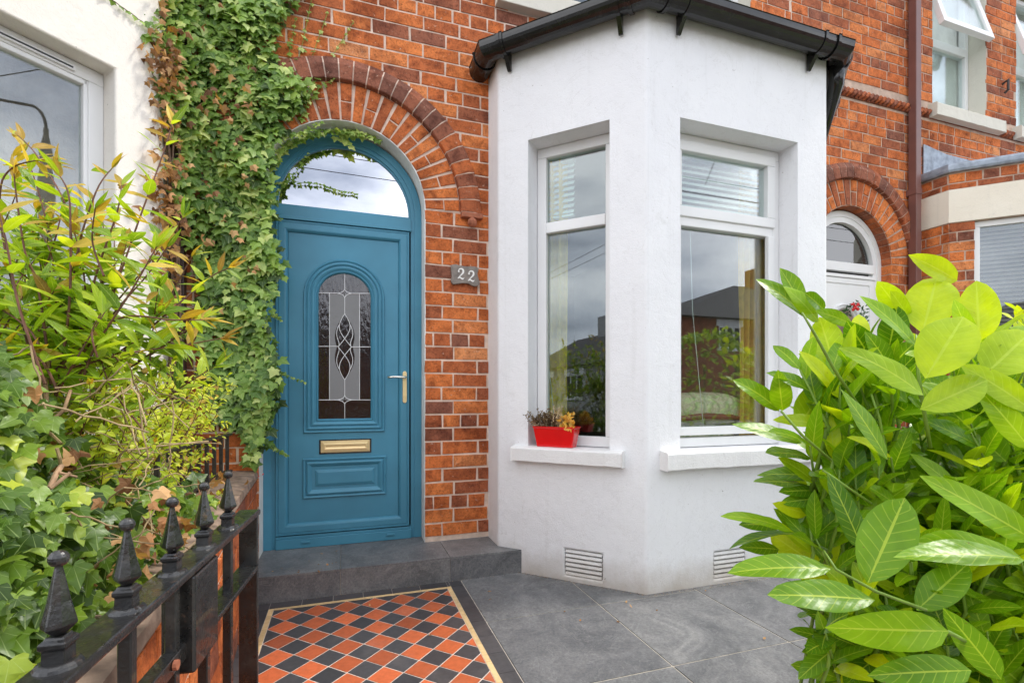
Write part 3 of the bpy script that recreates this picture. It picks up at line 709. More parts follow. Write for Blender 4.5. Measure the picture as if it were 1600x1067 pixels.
lp = mb.build('letter_plate', BRASS, leaf_)
mb = MB(); sweep(mb, -.003, .156, .714, .803, 0, [(0, -.001), (0, .004), (.010, .004)], yp); mb.build('plate_gasket', IRON, lp)
hx_ = .362; hy = ym-.013
mb = MB()
pl = [(hx_-.013, 1.040), (hx_-.006, 1.030), (hx_+.006, 1.030), (hx_+.013, 1.040), (hx_+.013, 1.226), (hx_+.006, 1.236), (hx_-.006, 1.236), (hx_-.013, 1.226)]
mb.prism([(x, hy, z) for x, z in pl], (0, -1, 0), .008)
hp = mb.build('handle_plate', BRASS, leaf_, bevel=.002)
mb = MB(); mb.tube([(hx_, hy, 1.196), (hx_, hy-.045, 1.196), (hx_-.012, hy-.052, 1.196), (hx_-.07, hy-.052, 1.197), (hx_-.112, hy-.048, 1.194)], [.009, .008, .0085, .0075, .0085], 10)
mb.build('lever', CHROME, hp, smooth=True)
mb = MB(); mb.tube([(hx_, hy, 1.075), (hx_, hy-.013, 1.075)], .008, 12); mb.tube([(hx_, hy, 1.062), (hx_, hy-.012, 1.062)], .0045, 8); mb.build('lock_cylinder', BRASS, hp)

# ================================================================== HOUSE 24 (right)
DX = 4.225
h24 = thing('terrace_house', 'brick terraced house at the right with an arched white door and cream banded brick bay', 'house', (4.2, 0, 0), 'terraced houses in the row')
UW4 = [(5.25, 6.045), (6.52, 7.31)]
BX = 4.217
rects = [(BX+.93, BX+3.28, -.1, 3.0)]+[(a, b, 3.80, 5.30) for a, b in UW4]
mb = MB(); wall_sheet(mb, 3.52, 9.5, -.05, 6.2, rects, [DX])
ox = 3.52
blocks = [arch_block(DX, x0=ox), rect_block(BX+.900, BX+3.30, -1, 3.06, ox)]+[rect_block(a, b, 3.72, 5.38, ox) for a, b in UW4]+[rect_block(3.5, 9.6, 3.675, 3.765, ox)]
brick_panel(mb, (ox, 0, 0), (1, 0, 0), 5.9, .06, 6.15, blocks, dark=.0)
mb.build('brick_wall', [MORTAR2, BRICK], h24)
arch_rings(DX, h24, True)
mb = MB()                                              # brick jambs of the door opening
for s in (-1, 1):
    k = 0
    while k*BH < SPR:
        x = DX+s*(HW-.001); z0_, z1_ = k*BH+.0045, (k+1)*BH-.0045
        q = [(x, -.002, z0_), (x, .13, z0_), (x, .13, z1_), (x, -.002, z1_)]
        brick_face(mb, q if s < 0 else [q[1], q[0], q[3], q[2]], .003, nrm=V(-s, 0, 0)); k += 1
    mb.face([(DX+s*HW, -.001, 0), (DX+s*HW, .14, 0), (DX+s*HW, .14, SPR), (DX+s*HW, -.001, SPR)], 0)
for k in range(25):
    a0, a1 = pi*k/25+.005, pi*(k+1)/25-.005
    q = [V(DX+RI*cos(a), y, SPR+RI*sin(a)) for a, y in ((a0, 0), (a0, .13), (a1, .13), (a1, 0))]
    brick_face(mb, q, .003, nrm=V(-cos((a0+a1)/2), 0, -sin((a0+a1)/2)), t=random.uniform(.1, .5))
    a0, a1 = pi*k/25, pi*(k+1)/25
    mb.face([(DX+(RI+.001)*cos(a), y, SPR+(RI+.001)*sin(a)) for a, y in ((a0, 0), (a0, .13), (a1, .13), (a1, 0))], 0)
mb.build('door_jamb', [MORTAR2, BRICK], h24)
mb = MB(); ringsave = None
def ring2(mb, c, ro, ri, yf, yb, zb, zs):
    po = outline(c, ro, zb, zs, ro, 28); q = outline(c, ri, zb, zs, ri, 28); k = len(po)
    for i in range(1, k):
        b_ = (i+1) % k
        if b_ == 1: continue
        mb.face([(po[i][0], yf, po[i][1]), (po[b_][0], yf, po[b_][1]), (q[b_][0], yf, q[b_][1]), (q[i][0], yf, q[i][1])])
        mb.face([(q[i][0], yf, q[i][1]), (q[b_][0], yf, q[b_][1]), (q[b_][0], yb, q[b_][1]), (q[i][0], yb, q[i][1])])
D4 = .085
ring2(mb, DX, .474, .425, D4, D4+.02, .06, 2.25); ring2(mb, DX, .425, .375, D4+.008, D4+.05, .06, 2.25)
mb.box((DX-.40, D4+.004, 2.19), (DX+.40, D4+.05, 2.27)); mb.box((DX-.40, D4-.006, 2.13), (DX+.40, D4+.05, 2.16)); mb.box((DX-.40, D4+.0, .06), (DX+.40, D4+.05, .14))
mb.build('door_frame', UPVC, h24, bevel=.003)
mb = MB(); mb.face([(x, D4+.04, z) for x, z in outline(DX, .38, 2.26, 2.25, .38, 24)]); mb.build('fanlight', G_WIN, h24)
mb = MB()
sweep(mb, DX, .376, .15, 2.125, 0, [(0, -.02), (0, .008), (.045, .008), (.05, -.004), (.058, -.004), (.062, .004), (.064, .004)], D4+.01, fill=True)
d4 = mb.build('front_door', UPVC, h24)
mb = MB(); sweep(mb, DX, .20, .95, 1.70, .2, [(0, 0), (.003, .014), (.015, .018), (.022, .006), (.028, .006), (.034, .016), (.05, .012), (.056, .0)], D4+.006, n=22)
mb.build('arched_moulding', UPVC, d4)
mb = MB(); mb.face([(x, D4+.004, z) for x, z in outline(DX, .15, 1.0, 1.70, .15, 20)]); mb.build('door_glass', G_DOOR, d4)
mb = MB(); mb.box((DX+.34, D4-.03, 1.52), (DX+.375, D4+.0, 1.60)); mb.build('handle_plate', BRASS, d4, bevel=.003)
mb = MB(); mb.box((DX-.49, .15, 0), (DX+.49, .16, 2.9)); mb.build('hall_backing', DARK, h24)
mb = MB(); mb.box((5.0, .22, 3.0), (8.8, .24, 5.6)); mb.build('upper_room_backing', m_plain('pale_curtain', (.75, .75, .72), .9, .1), h24)
# terracotta rope-moulded string course
mb = MB(); x = 3.53
mb.box((3.52, -.010, 3.681), (9.5, 0, 3.758), 0, .22)
while x < 8.4:
    if not any(a-.12 < x < b+.14 for a, b in UW4):
        mb.tube([(x, -.008, 3.684), (x+.012, -.028, 3.700), (x+.042, -.030, 3.728), (x+.070, -.010, 3.756)], [.010, .018, .018, .010], 7, 0, random.uniform(.15, .5))
    x += .050
mb.build('string_course', BRICK, h24, smooth=False)
for i, (a, b) in enumerate(UW4):
    sill(h24, (0, 0), (1, 0, 0), a-.055, b+.17, 3.685, 3.80, .075, m=CREAM_R)
    mb = MB(); M = window_unit(mb, (0, 0), (1, 0, 0), a, b-.002, 3.806, 5.30, .145, (4.52, 4.60), .05); wf = mb.build('upper_window', UPVC, h24, bevel=.004)
    pane(wf, M, .17, a+.05, b-.05, 3.85, 4.52, G_WIN)
    mb = MB(); ang = radians(15); R0 = Matrix.Translation((0, .13, 5.27)) @ Matrix.Rotation(-ang, 4, 'X')
    for A, B in (((a+.03, -.03, -.74), (b-.03, .02, -.68)), ((a+.03, -.03, -.06), (b-.03, .02, 0)), ((a+.03, -.03, -.68), (a+.09, .02, -.06)), ((b-.09, -.03, -.68), (b-.03, .02, -.06))): mb.box(A, B, M=R0)
    sh = mb.build('open_sash', UPVC, wf, bevel=.004)
    mb = MB(); mb.box((a+.09, -.01, -.68), (b-.09, -.004, -.06), M=R0); mb.build('glass', G_WIN, sh)
mb = MB()
for a, b in UW4: facet(mb, (a-.001, -.003), (b+.001, -.003), 3.80, 5.30, [3.80, 5.30], [(.0005, b-a+.0015, 3.80, 5.30, .16)])
mb.build('upper_window_reveal', CREAM_R, h24)
mb = MB(); mb.tube([(6.30, -.0, 4.22), (6.30, -.05, 4.24), (6.30, -.05, 4.14), (6.30, -.02, 4.12)], .012, 8); mb.build('wall_hook', RUST, h24)
# brick bay with cream lintel band and lead covered flat roof
B4 = [(BX+a, b) for a, b in BAY]
mb = MB(); k4 = {1: [(.17, .74, .772, 2.61, .12)], 2: [(.20, 1.10, .772, 2.61, .12)]}
for i in range(5):
    p0, p1 = V(*B4[i], 0), V(*B4[i+1], 0); L = (p1-p0).length; dr = (p1-p0)/L
    facet(mb, B4[i], B4[i+1], -.02, 3.06, [.772, 2.61], k4.get(i, []), 0)
    bl = [rect_block(h[0], h[1], h[2], h[3]+.02) for h in k4.get(i, [])]
    brick_panel(mb, p0, dr, L, .06, 2.61, bl); brick_panel(mb, p0, dr, L, 2.906, 3.06)
mb.build('bay_wall', [MORTAR2, BRICK], h24)
mb = MB()
def off(poly, d): # offset open polyline outward
    pts = [V(x, y, 0) for x, y in poly]; out = []
    for i, p in enumerate(pts):
        d0 = (pts[i]-pts[i-1]).normalized() if i else (pts[1]-pts[0]).normalized(); d1 = (pts[i+1]-pts[i]).normalized() if i < len(pts)-1 else d0
        n = V(d0.y, -d0.x, 0)+V(d1.y, -d1.x, 0); n.normalize(); out.append(p+n*d/max(.4, n.dot(V(d0.y, -d0.x, 0))))
    return out
def band(mb, poly, zs_off):                            # swept vertical moulding: list of (offset, z)
    ls = [[p+V(0, 0, z) for p in off(poly, o)] for o, z in zs_off]
    for a, b in zip(ls[:-1], ls[1:]):
        for i in range(len(a)-1): mb.face([a[i], a[i+1], b[i+1], b[i]])
band(mb, B4, [(0, 2.612), (.016, 2.612), (.018, 2.75), (.016, 2.902), (0, 2.902)]); mb.build('lintel_band', CREAM_B, h24, bevel=.004)
mb = MB(); band(mb, B4, [(.0, 3.055), (.035, 3.057), (.042, 3.075), (.04, 3.11), (.030, 3.13), (-.05, 3.14)])
q = [p+V(0, 0, 3.139) for p in off(B4, -.05)]; mb.face(q[::-1])
mb.prism([(BX+.885, -.012, 3.10), (BX+2.2, -.012, 3.10), (BX+2.2, -.012, 3.30), (BX+1.75, -.012, 3.36), (BX+1.2, -.012, 3.37), (BX+.888, -.012, 3.415)][::-1], (0, -1, 0), .008)
mb.build('lead_roof', LEADM, h24)
sill(h24, B4[1], cant, .10, .80, .69, .772, .06, m=CREAM_R)
mb = MB(); M = window_unit(mb, B4[1], cant, .172, .738, .78, 2.608, .04, None, .05); wf = mb.build('bay_window', UPVC, h24, bevel=.004); pane(wf, M, .06, .22, .69, .83, 2.56, G_WIN)
mb = MB(); M = window_unit(mb, B4[2], (1, 0, 0), .202, 1.098, .78, 2.608, .04, None, .05); wf = mb.build('bay_window', UPVC, h24, bevel=.004); pane(wf, M, .06, .25, 1.05, .83, 2.56, G_WIN)
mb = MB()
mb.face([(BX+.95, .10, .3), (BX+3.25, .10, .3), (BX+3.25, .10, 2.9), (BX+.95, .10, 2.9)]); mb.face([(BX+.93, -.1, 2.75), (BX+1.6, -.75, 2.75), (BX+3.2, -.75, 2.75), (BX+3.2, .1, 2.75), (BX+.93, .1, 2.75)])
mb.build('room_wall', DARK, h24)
downpipe(h24, 4.925, -.022, .02, 6.2, .068, BROWN, (2.90, 4.9))
mb = MB(); mb.face([(3.52, -.12, 6.15), (9.5, -.12, 6.15), (9.5, 3.6, 8.6), (3.52, 3.6, 8.6)]); mb.face([(3.52, 3.6, 8.6), (9.5, 3.6, 8.6), (9.5, 7.4, 6.1), (3.52, 7.4, 6.1)]); mb.build('main_roof', SLATE_ROOF, h24)
mb = MB(); mb.box((DX-.9, -.33, 0), (BX+.90, .12, .06)); mb.build('doorstep', SILL_R, h24, bevel=.006)

# ================================================================== HOUSE 20 (left)
h20 = thing('terrace_house', 'cream rendered neighbouring house at the left with a large white framed window', 'house', (-3, 0, 0), 'terraced houses in the row')
mb = MB(); Bz = [(-3.45, .02), (-3.45, -.22), (-2.81, -.862), (-1.545, -.862), (-.903, -.22), (-.903, .02)]
LQ = .908
# window on the right-hand cant, measured from its near end
hz_ = {3: [(LQ-.183-.60, LQ-.183, .772, 2.621, .16)], 2: [(.2, 1.06, .772, 2.621, .16)]}
for i in range(5): facet(mb, Bz[i], Bz[i+1], -.02, 3.5, [.772, 2.621], hz_.get(i, []))
mb.build('bay_wall', CREAM_R, h20, bevel=.010, weld=True, seg=3)
mb = MB(); wall_sheet(mb, -6, -.905, -.05, 6.2, [], []); mb.build('brick_wall', [MORTAR, BRICK], h20)
c3 = (1, 1, 0); s1 = LQ-.183; s0 = s1-.60
mb = MB(); M = window_unit(mb, Bz[3], c3, s0, s1, .80, 2.619, .10, None, .062); mb.box((s0+.055, .104, .85), (s0+.075, .16, 2.56), M=M); mb.box((s1-.078, .108, .85), (s1-.055, .16, 2.56), M=M); mb.box((s0+.06, .108, 2.535), (s1-.06, .16, 2.56), M=M)
wf = mb.build('bay_window', UPVC, h20, bevel=.005); pane(wf, M, .13, s0+.05, s1-.07, .85, 2.545, G_WIN)
mb = MB(); mb.box((s0+.08, .086, 2.568), (s1-.115, .10, 2.590), M=M); mb.box((s0+.09, .083, 2.575), (s1-.125, .087, 2.583), 1, M=M); mb.build('trickle_vent', [UPVC, IRON], wf, bevel=.002)
sill(h20, Bz[3], c3, s0-.08, s1+.08, .68, .772, .06, m=CREAM_R)
mb = MB(); M = window_unit(mb, Bz[2], (1, 0, 0), .2, 1.06, .80, 2.619, .10, None, .062); wf = mb.build('bay_window', UPVC, h20); pane(wf, M, .13, .25, 1.0, .85, 2.56, G_WIN)
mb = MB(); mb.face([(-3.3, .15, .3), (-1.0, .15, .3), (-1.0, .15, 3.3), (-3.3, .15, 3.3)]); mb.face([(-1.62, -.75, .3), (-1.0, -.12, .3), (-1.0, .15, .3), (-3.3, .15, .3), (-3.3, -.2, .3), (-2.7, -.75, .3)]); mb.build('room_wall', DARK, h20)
mb = MB(); mb.face([(x, y, 3.495) for x, y in Bz]); mb.build('bay_roof', SLATE_ROOF, h20)
downpipe(h20, -.855, -.022, .3, 6.2, .055, m_plain('dark_downpipe', (.06, .035, .03), .45, .2), (1.9, 3.9))
mb = MB(); mb.face([(-6, -.12, 6.15), (-.905, -.12, 6.15), (-.905, 3.6, 8.6), (-6, 3.6, 8.6)]); mb.face([(-6, 3.6, 8.6), (-.905, 3.6, 8.6), (-.905, 7.4, 6.1), (-6, 7.4, 6.1)]); mb.build('main_roof', SLATE_ROOF, h20)

# ================================================================== GROUND
mb = MB(); mb.face([(-60, -60, -.03), (60, -60, -.03), (60, 30, -.03), (-60, 30, -.03)]); tag(mb.build('ground', m_plain('asphalt_road', (.055, .055, .058), .9, .25, sc=30, bstr=.4, bsc=60)), kind='structure')
mb = MB(); mb.box((-40, -6.6, -.029), (40, -4.5, .0)); tag(mb.build('pavement', m_plain('concrete_pavement', (.30, .29, .27), .9, .15, sc=10, bstr=.3)), kind='structure')
mb = MB(); mb.box((-40, -14.5, -.029), (40, -11.5, .0)); tag(mb.build('pavement', m_plain('far_concrete_pavement', (.30, .29, .27), .9, .15, sc=10, bstr=.3)), kind='structure')
# slate paving of the front garden
mb = MB(); T = .602; JX, JY = .632, -.289
for i in range(0, 5):
    for j in range(-1, 7):
        x0, x1 = JX+T*i, JX+T*(i+1); y1, y0 = JY-T*j, JY-T*(j+1)
        if x0 > 3.5: continue
        mb.box((x0+.0036, y0+.0036, -.02), (x1-.0036, y1-.0036, .006+random.uniform(0, .0012)), 0, random.random())
tag(mb.build('slate_paving', SLATE, bevel=.0012, seg=1), kind='structure')
mb = MB(); mb.box((-.5, -4.5, -.04), (3.7, .02, .0035)); tag(mb.build('paving_bed', GROUT), kind='structure')
mb = MB(); mb.box((-3.5, -4.5, -.05), (-.52, .01, .22)); tag(mb.build('garden_soil', SOIL), kind='structure')
mb = MB(); mb.box((3.7, -4.5, -.05), (9, .01, .02)); tag(mb.build('garden_path', m_plain('grey_concrete_path', (.22, .21, .2), .9, .2, sc=10)), kind='structure')
# geometric tiled path
def clip(poly, x0, x1, y0, y1):
    for ax, lim, sg in ((0, x0, 1), (0, x1, -1), (1, y0, 1), (1, y1, -1)):
        out = []
        for i in range(len(poly)):
            a, b = poly[i-1], poly[i]; ia, ib = (a[ax]-lim)*sg >= 0, (b[ax]-lim)*sg >= 0
            if ia != ib: t_ = (lim-a[ax])/(b[ax]-a[ax]); out.append((a[0]+(b[0]-a[0])*t_, a[1]+(b[1]-a[1])*t_))
            if ib: out.append(b)
        poly = out
        if len(poly) < 3: return []
    return poly
def m_tile(name, col, rough=.42, var=.25):
    m, t, b = mat(name); c = mixc(t, 1, col, ramp(t, attr(t), [(0, (1-var, 1-var, 1-var)), (1, (1+var, 1+var*.9, 1+var*.8))]), 'MULTIPLY')
    c = mixc(t, .6, c, ramp(t, noise(t, 45, 5, .65), [(.3, (.70, .68, .66)), (.6, (1.1, 1.1, 1.1))]), 'MULTIPLY')
    c = mixc(t, ramp(t, noise(t, 4, 5, .6), [(.55, (0, 0, 0)), (.8, (.22, .22, .22))]), c, (.35, .30, .27))
    t.links.new(c, b.inputs['Base Color']); setv(b, Roughness=rough); bump(t, b, noise(t, 60, 3), .18, .003); return m
TILE = [m_tile('terracotta_tile', (.50, .120, .042), var=.38), m_tile('black_tile', (.062, .060, .064), var=.35), m_tile('buff_tile', (.70, .50, .25)), m_plain('tile_grout', (.62, .54, .47), .95, .2, sc=40)]
mb = MB(); px0, px1, py0, py1 = -.345, .535, -3.3, -.432
mb.box((-.475, -3.4, -.03), (.632, -.3, .0045), 3)
ct = .0985; zt = .0060; D2 = ct/sqrt(2); g = .0029
def tile(pts, mi):
    if len(pts) < 3: return
    ar = abs(sum(pts[i-1][0]*pts[i][1]-pts[i][0]*pts[i-1][1] for i in range(len(pts))))/2
    if ar < 8e-5: return
    z = zt+random.uniform(-.0004, .0006); tx = random.uniform(-.004, .004)
    mb.prism([(x, y, .003) for x, y in pts], (0, 0, 1), z-.003, mi, min(1, max(0, random.gauss(.5, .2))))
for i in range(-40, 41):
    for j in range(-40, 41):
        cx_, cy_ = .003+(i-j)*D2, -.500+(i+j)*D2
        if cx_ < px0-.1 or cx_ > px1+.1 or cy_ < py0-.1 or cy_ > py1+.1: continue
        r = D2-g*1.3
        q = clip([(cx_+r, cy_), (cx_, cy_+r), (cx_-r, cy_), (cx_, cy_-r)], px0+.002, px1-.002, py0, py1-.002)
        tile(q, (i+j) % 2)
bw = .024
def strip(x0, x1, y0, y1, step, mi, along):
    a = y0 if along == 'y' else x0; e_ = y1 if along == 'y' else x1
    while a < e_-.004:
        b = min(a+step*(1 if mi == 2 else 1), e_)
        q = (x0+.001, x1-.001, a+.001, b-.001) if along == 'y' else (a+.001, b-.001, y0+.001, y1-.001)
        tile([(q[0], q[2]), (q[1], q[2]), (q[1], q[3]), (q[0], q[3])], mi); a = b
strip(px0-bw, px0, -3.3, py1+bw, .148, 2, 'y'); strip(px1, px1+bw, -3.3, py1+bw, .148, 2, 'y'); strip(px0, px1, py1, py1+bw, .148, 2, 'x')
strip(px0-bw-.075, px0-bw, -3.3, -.336, .152, 1, 'y'); strip(px1+bw, .631, -3.3, -.336, .152, 1, 'y'); strip(px0-bw, px1+bw, py1+bw, -.336, .152, 1, 'x')
tag(mb.build('tiled_path', TILE), kind='structure')
# the slate paving covers x > .632 only, so keep its first column clear of the path

# ================================================================== LOW WALL, RAILING, GATE
lw = thing('garden_wall', 'low red brick garden wall with rough stone coping left of the tiled path', 'wall', (-.6, -1.5, 0))
mb = MB(); A = V(-.488, -.004, 0); B = V(-.335, -2.75, 0); dr = (B-A).normalized(); L = (B-A).length
n = V(-dr.y, dr.x, 0)
n = V(1, 0, 0) if n.x > 0 else n
mb.prism([A, B, B+V(-.22, 0, 0), A+V(-.22, 0, 0)], (0, 0, 1), .60)
brick_panel(mb, B+V(.001, 0, 0), A-B, L, .0, .60)
mb.build('brickwork', [MORTAR2, BRICK], lw)
mb = MB(); k = 30; vs = []
for i in range(k+1):
    p = A.lerp(B, i/k); r = lambda: random.uniform(-.006, .006)
    for x, z in ((.004, .598), (.012+r()*.5, .615), (.005+r(), .645+r()), (-.04, .655+r()), (-.16, .66+r()), (-.235, .64), (-.24, .598)): vs.append(p+V(x, 0, z))
fs = [(i*7+j, i*7+j+1, (i+1)*7+j+1, (i+1)*7+j) for i in range(k) for j in range(6)]+[(0, 1, 2, 3, 4, 5, 6)]
mb.mesh(vs, fs); mb.build('coping', m_plain('weathered_stone_coping', (.27, .19, .14), .95, .45, sc=18, bstr=.8, bsc=40), lw, weld=False)
rl = thing('railing', 'black iron railing standing on the low brick wall beneath the ivy', 'railing', (-.58, -1.5, .65))
yy = -.20; bars = []
while yy > -2.7:
    x = -.585-yy*-.056; bars.append((x, yy)); yy -= .108
for x, y in bars:
    mb = MB(); mb.box((x-.008, y-.008, .65), (x+.008, y+.008, .868)); mb.build('bar', RUST, rl, bevel=.0015, seg=1)
for z in (.868, .672):
    mb = MB(); a, b_ = bars[0], bars[-1]; mb.prism([(a[0]-.016, a[1]+.05, z), (a[0]+.016, a[1]+.05, z), (b_[0]+.016, b_[1]-.05, z), (b_[0]-.016, b_[1]-.05, z)], (0, 0, 1), .010); mb.build('rail', RUST, rl)
# open iron gate
GA = V(-.204, -1.925, 0); GB = V(-.300, -3.05, 0); gd = (GB-GA).normalized(); gn = V(gd.y, -gd.x, 0)
gate = thing('garden_gate', 'open black iron gate with spear finials along its top rail', 'gate', tuple(GA))
Mg = Matrix(((gd.x, -gd.y, 0, GA.x), (gd.y, gd.x, 0, GA.y), (0, 0, 1, 0), (0, 0, 0, 1)))   # local x along the gate, y towards the path
mb = MB(); mb.box((-.006, -.022, .820), (1.14, .022, .832), M=Mg); mb.build('top_rail', IRON, gate, bevel=.003)
mb = MB(); mb.box((0, -.019, .06), (.010, .019, .820), M=Mg); mb.build('end_stile', IRON, gate, bevel=.002)
mb = MB(); mb.box((.010, -.020, .700), (.275, .020, .710), M=Mg); mb.box((.275, -.010, .695), (1.13, .010, .72), M=Mg); mb.build('middle_rail', IRON, gate, bevel=.002)
mb = MB(); mb.box((.272, -.024, .672), (.375, .022, .818), M=Mg); lb = mb.build('lock_box', IRON, gate, bevel=.004)
mb = MB(); mb.tube([Mg @ V(.42, .011, .71), Mg @ V(.42, .0165, .71)], .007, 10); mb.build('bolt', TERRA, gate)
mb = MB(); mb.box((.010, -.016, .08), (1.13, .016, .092), M=Mg); mb.build('bottom_rail', IRON, gate)
for i in range(9):
    s = .148+i*.1245
    mb = MB(); mb.box((s-.0075, -.0075, .092), (s+.0075, .0075, .821), M=Mg); mb.build('bar', IRON, gate, bevel=.0015, seg=1)
    mb = MB(); c = Mg @ V(s, 0, .832); k = 8
    q0 = atan2(gd.y, gd.x)+pi/8
    mb.lathe([(.020, -.001), (.018, .003), (.0145, .0055)], c, 16)
    def sq(zs):
        vs = []
        for r, z in zs:
            for j in range(4): a = q0-pi/8+pi/4+pi/2*j; vs.append(V(c.x+r*1.18*cos(a), c.y+r*1.18*sin(a), c.z+z))
        L_ = len(zs); mb.mesh(vs, [(i_*4+j, i_*4+(j+1) % 4, (i_+1)*4+(j+1) % 4, (i_+1)*4+j) for i_ in range(L_-1) for j in range(4)]+[(3, 2, 1, 0), tuple((L_-1)*4+j for j in range(4))])
    sq([(.0115, .003), (.0110, .018), (.0135, .020), (.0135, .025), (.0100, .0275), (.0085, .030)])
    # flattened spear head on a diamond section
    prof = [(.008, .030), (.0225, .040), (.0215, .044), (.0145, .062), (.0085, .082), (.0052, .093), (.0048, .0955)]
    vs = []
    for r, z in prof:
        for j in range(8):
            a = pi/4*j; rr = r*.86*(1 if j % 2 == 0 else .80); vs.append(Mg @ V(s+rr*cos(a), rr*sin(a)*.82, .832+z))
    L_ = len(prof); mb.mesh(vs, [(i_*8+j, i_*8+(j+1) % 8, (i_+1)*8+(j+1) % 8, (i_+1)*8+j) for i_ in range(L_-1) for j in range(8)]+[tuple(range(7, -1, -1))])
    mb.lathe([(.0035, .0945)]+[(.0083*sin(a), .1015-.0083*cos(a)) for a in [pi*(.15+.85*q/8) for q in range(1, 8)]]+[(.0005, .1098)], c, 14)
    mb.build('finial', IRON, gate, bevel=.0010)
post = thing('gate_post', 'black square iron gate post at the street end of the gate', 'post', (-.315, -3.12, 0))
mb = MB(); mb.box((-.345, -3.14, 0), (-.285, -3.08, .80)); mb.build('shaft', IRON, post, bevel=.004)
mb = MB(); mb.box((-.352, -3.147, .80), (-.278, -3.073, .815)); mb.build('cap', IRON, post, bevel=.004)

# ================================================================== SIGN, PLANTER, THINGS INDOORS
PW = [onY(702, 416, 0), onY(747, 450, 0)]
sx0, sx1 = .640, .822; cz = 1.855
pl = [(sx0, cz+.062), (sx0+.03, cz+.069), (.70, cz+.063), (.735, cz+.060), (.775, cz+.064), (sx1-.02, cz+.064), (sx1+.002, cz+.055), (sx1-.008, cz+.018), (sx1+.002, cz-.02), (sx1+.004, cz-.055), (sx1-.02, cz-.066), (.78, cz-.062), (.75, cz-.050), (.715, cz-.050), (.68, cz-.058), (sx0+.01, cz-.062), (sx0-.002, cz-.045), (sx0+.004, cz-.01), (sx0-.002, cz+.03)]
sg = thing('house_number_sign', 'wavy grey slate plaque with white number 22 on the brick pier', 'sign', (.73, -.01, cz))
mb = MB(); mb.prism([(x, -.009, z) for x, z in pl][::-1], (0, -1, 0), .018); mb.build('slate_plate', m_plain('grey_plaque_slate', (.22, .19, .165), .7, .25, sc=30, bstr=.6, bsc=50), sg, bevel=.004)
WHITEP = m_plain('white_numeral_paint', (.82, .81, .77), .5, .03)
def numeral(cx_, cz_, h):
    cu = bez([(-.20, .26), (-.30, .52), (.34, .66), (.22, .18)], 9)+bez([(.22, .18), (.14, -.02), (-.20, -.22), (-.28, -.42)], 6)[1:]
    wd = [.06, .05, .055, .065, .075, .085, .09, .10, .105, .11, .10, .08, .06, .045, .04, .04]
    mb = MB(); up = []; dn = []
    for i, p in enumerate(cu):
        a = cu[max(i-1, 0)]; b = cu[min(i+1, len(cu)-1)]; d = V(b[0]-a[0], b[1]-a[1], 0).normalized(); n_ = V(-d.y, d.x, 0)*wd[min(i, len(wd)-1)]*.8
        up.append((p[0]+n_.x, p[1]+n_.y)); dn.append((p[0]-n_.x, p[1]-n_.y))
    W_ = lambda p, y: (cx_+p[0]*h, y, cz_+p[1]*h)
    for i in range(len(cu)-1): mb.prism([W_(up[i], -.0275), W_(dn[i], -.0275), W_(dn[i+1], -.0275), W_(up[i+1], -.0275)], (0, -1, 0), .003)
    mb.prism([W_(p, -.0276) for p in [(-.30, -.46), (-.10, -.36), (.10, -.50), (.22, -.48), (.34, -.30), (.20, -.36), (.08, -.33), (-.10, -.22), (-.24, -.34)]], (0, -1, 0), .0032)
    c = [(-.20+.085*cos(a), .24+.085*sin(a)) for a in [2*pi*k_/10 for k_ in range(10)]]; mb.prism([W_(p, -.0277) for p in c][::-1], (0, -1, 0), .0033)
    mb.build('numeral', WHITEP, sg)
numeral(.702, cz+.006, .070); numeral(.770, cz-.004, .070)

# red planter on the left sill
cn = V(.7071, .7071, 0); cdv = V(.7071, -.7071, 0); S0 = V(.894, -.22, 0)
def sill_pt(k, o, z): return S0+cdv*k+cn*o+V(0, 0, z)
def quad_tub(mb, mid, hx_b, hy_b, hx_t, hy_t, z0, z1, rad=.012, mi=0, inner=False):
    loops = []
    for hx2, hy2, z in ((hx_b, hy_b, z0), (hx_t, hy_t, z1-.012), (hx_t+.004, hy_t+.004, z1-.008), (hx_t+.004, hy_t+.004, z1), (hx_t-.004, hy_t-.004, z1), (hx_t-.008, hy_t-.008, z1-.02)):
        lp = []
        for sx, sy, a0 in ((1, 1, 0), (-1, 1, 90), (-1, -1, 180), (1, -1, 270)):
            for q in range(5): a = radians(a0+q*22.5); lp.append(mid+cdv*(sx*(hx2-rad)+rad*cos(a))+cn*(sy*(hy2-rad)+rad*sin(a))+V(0, 0, z))
        loops.append(lp)
    vs = [p for l in loops for p in l]; L_ = 20
    mb.mesh(vs, [(i*L_+j, i*L_+(j+1) % L_, (i+1)*L_+(j+1) % L_, (i+1)*L_+j) for i in range(len(loops)-1) for j in range(L_)]+[tuple(range(L_))[::-1]], mi)
    return loops[-1]
mid = S0+cdv*.375+cn*.035
plt = thing('flower_planter', 'glossy red trough planter of dry autumn plants on the white sill', 'planter', (mid.x, mid.y, .776))
RED = m_plain('glossy_red_glaze', (.70, .006, .010), .14, .06, coat=.3)
mb = MB(); top = quad_tub(mb, mid, .112, .042, .130, .054, .777, .897, .010); mb.build('trough', RED, plt, smooth=False, bevel=0)
mb = MB(); mb.face([p-V(0, 0, .004) for p in top]); mb.build('soil', SOIL, plt)
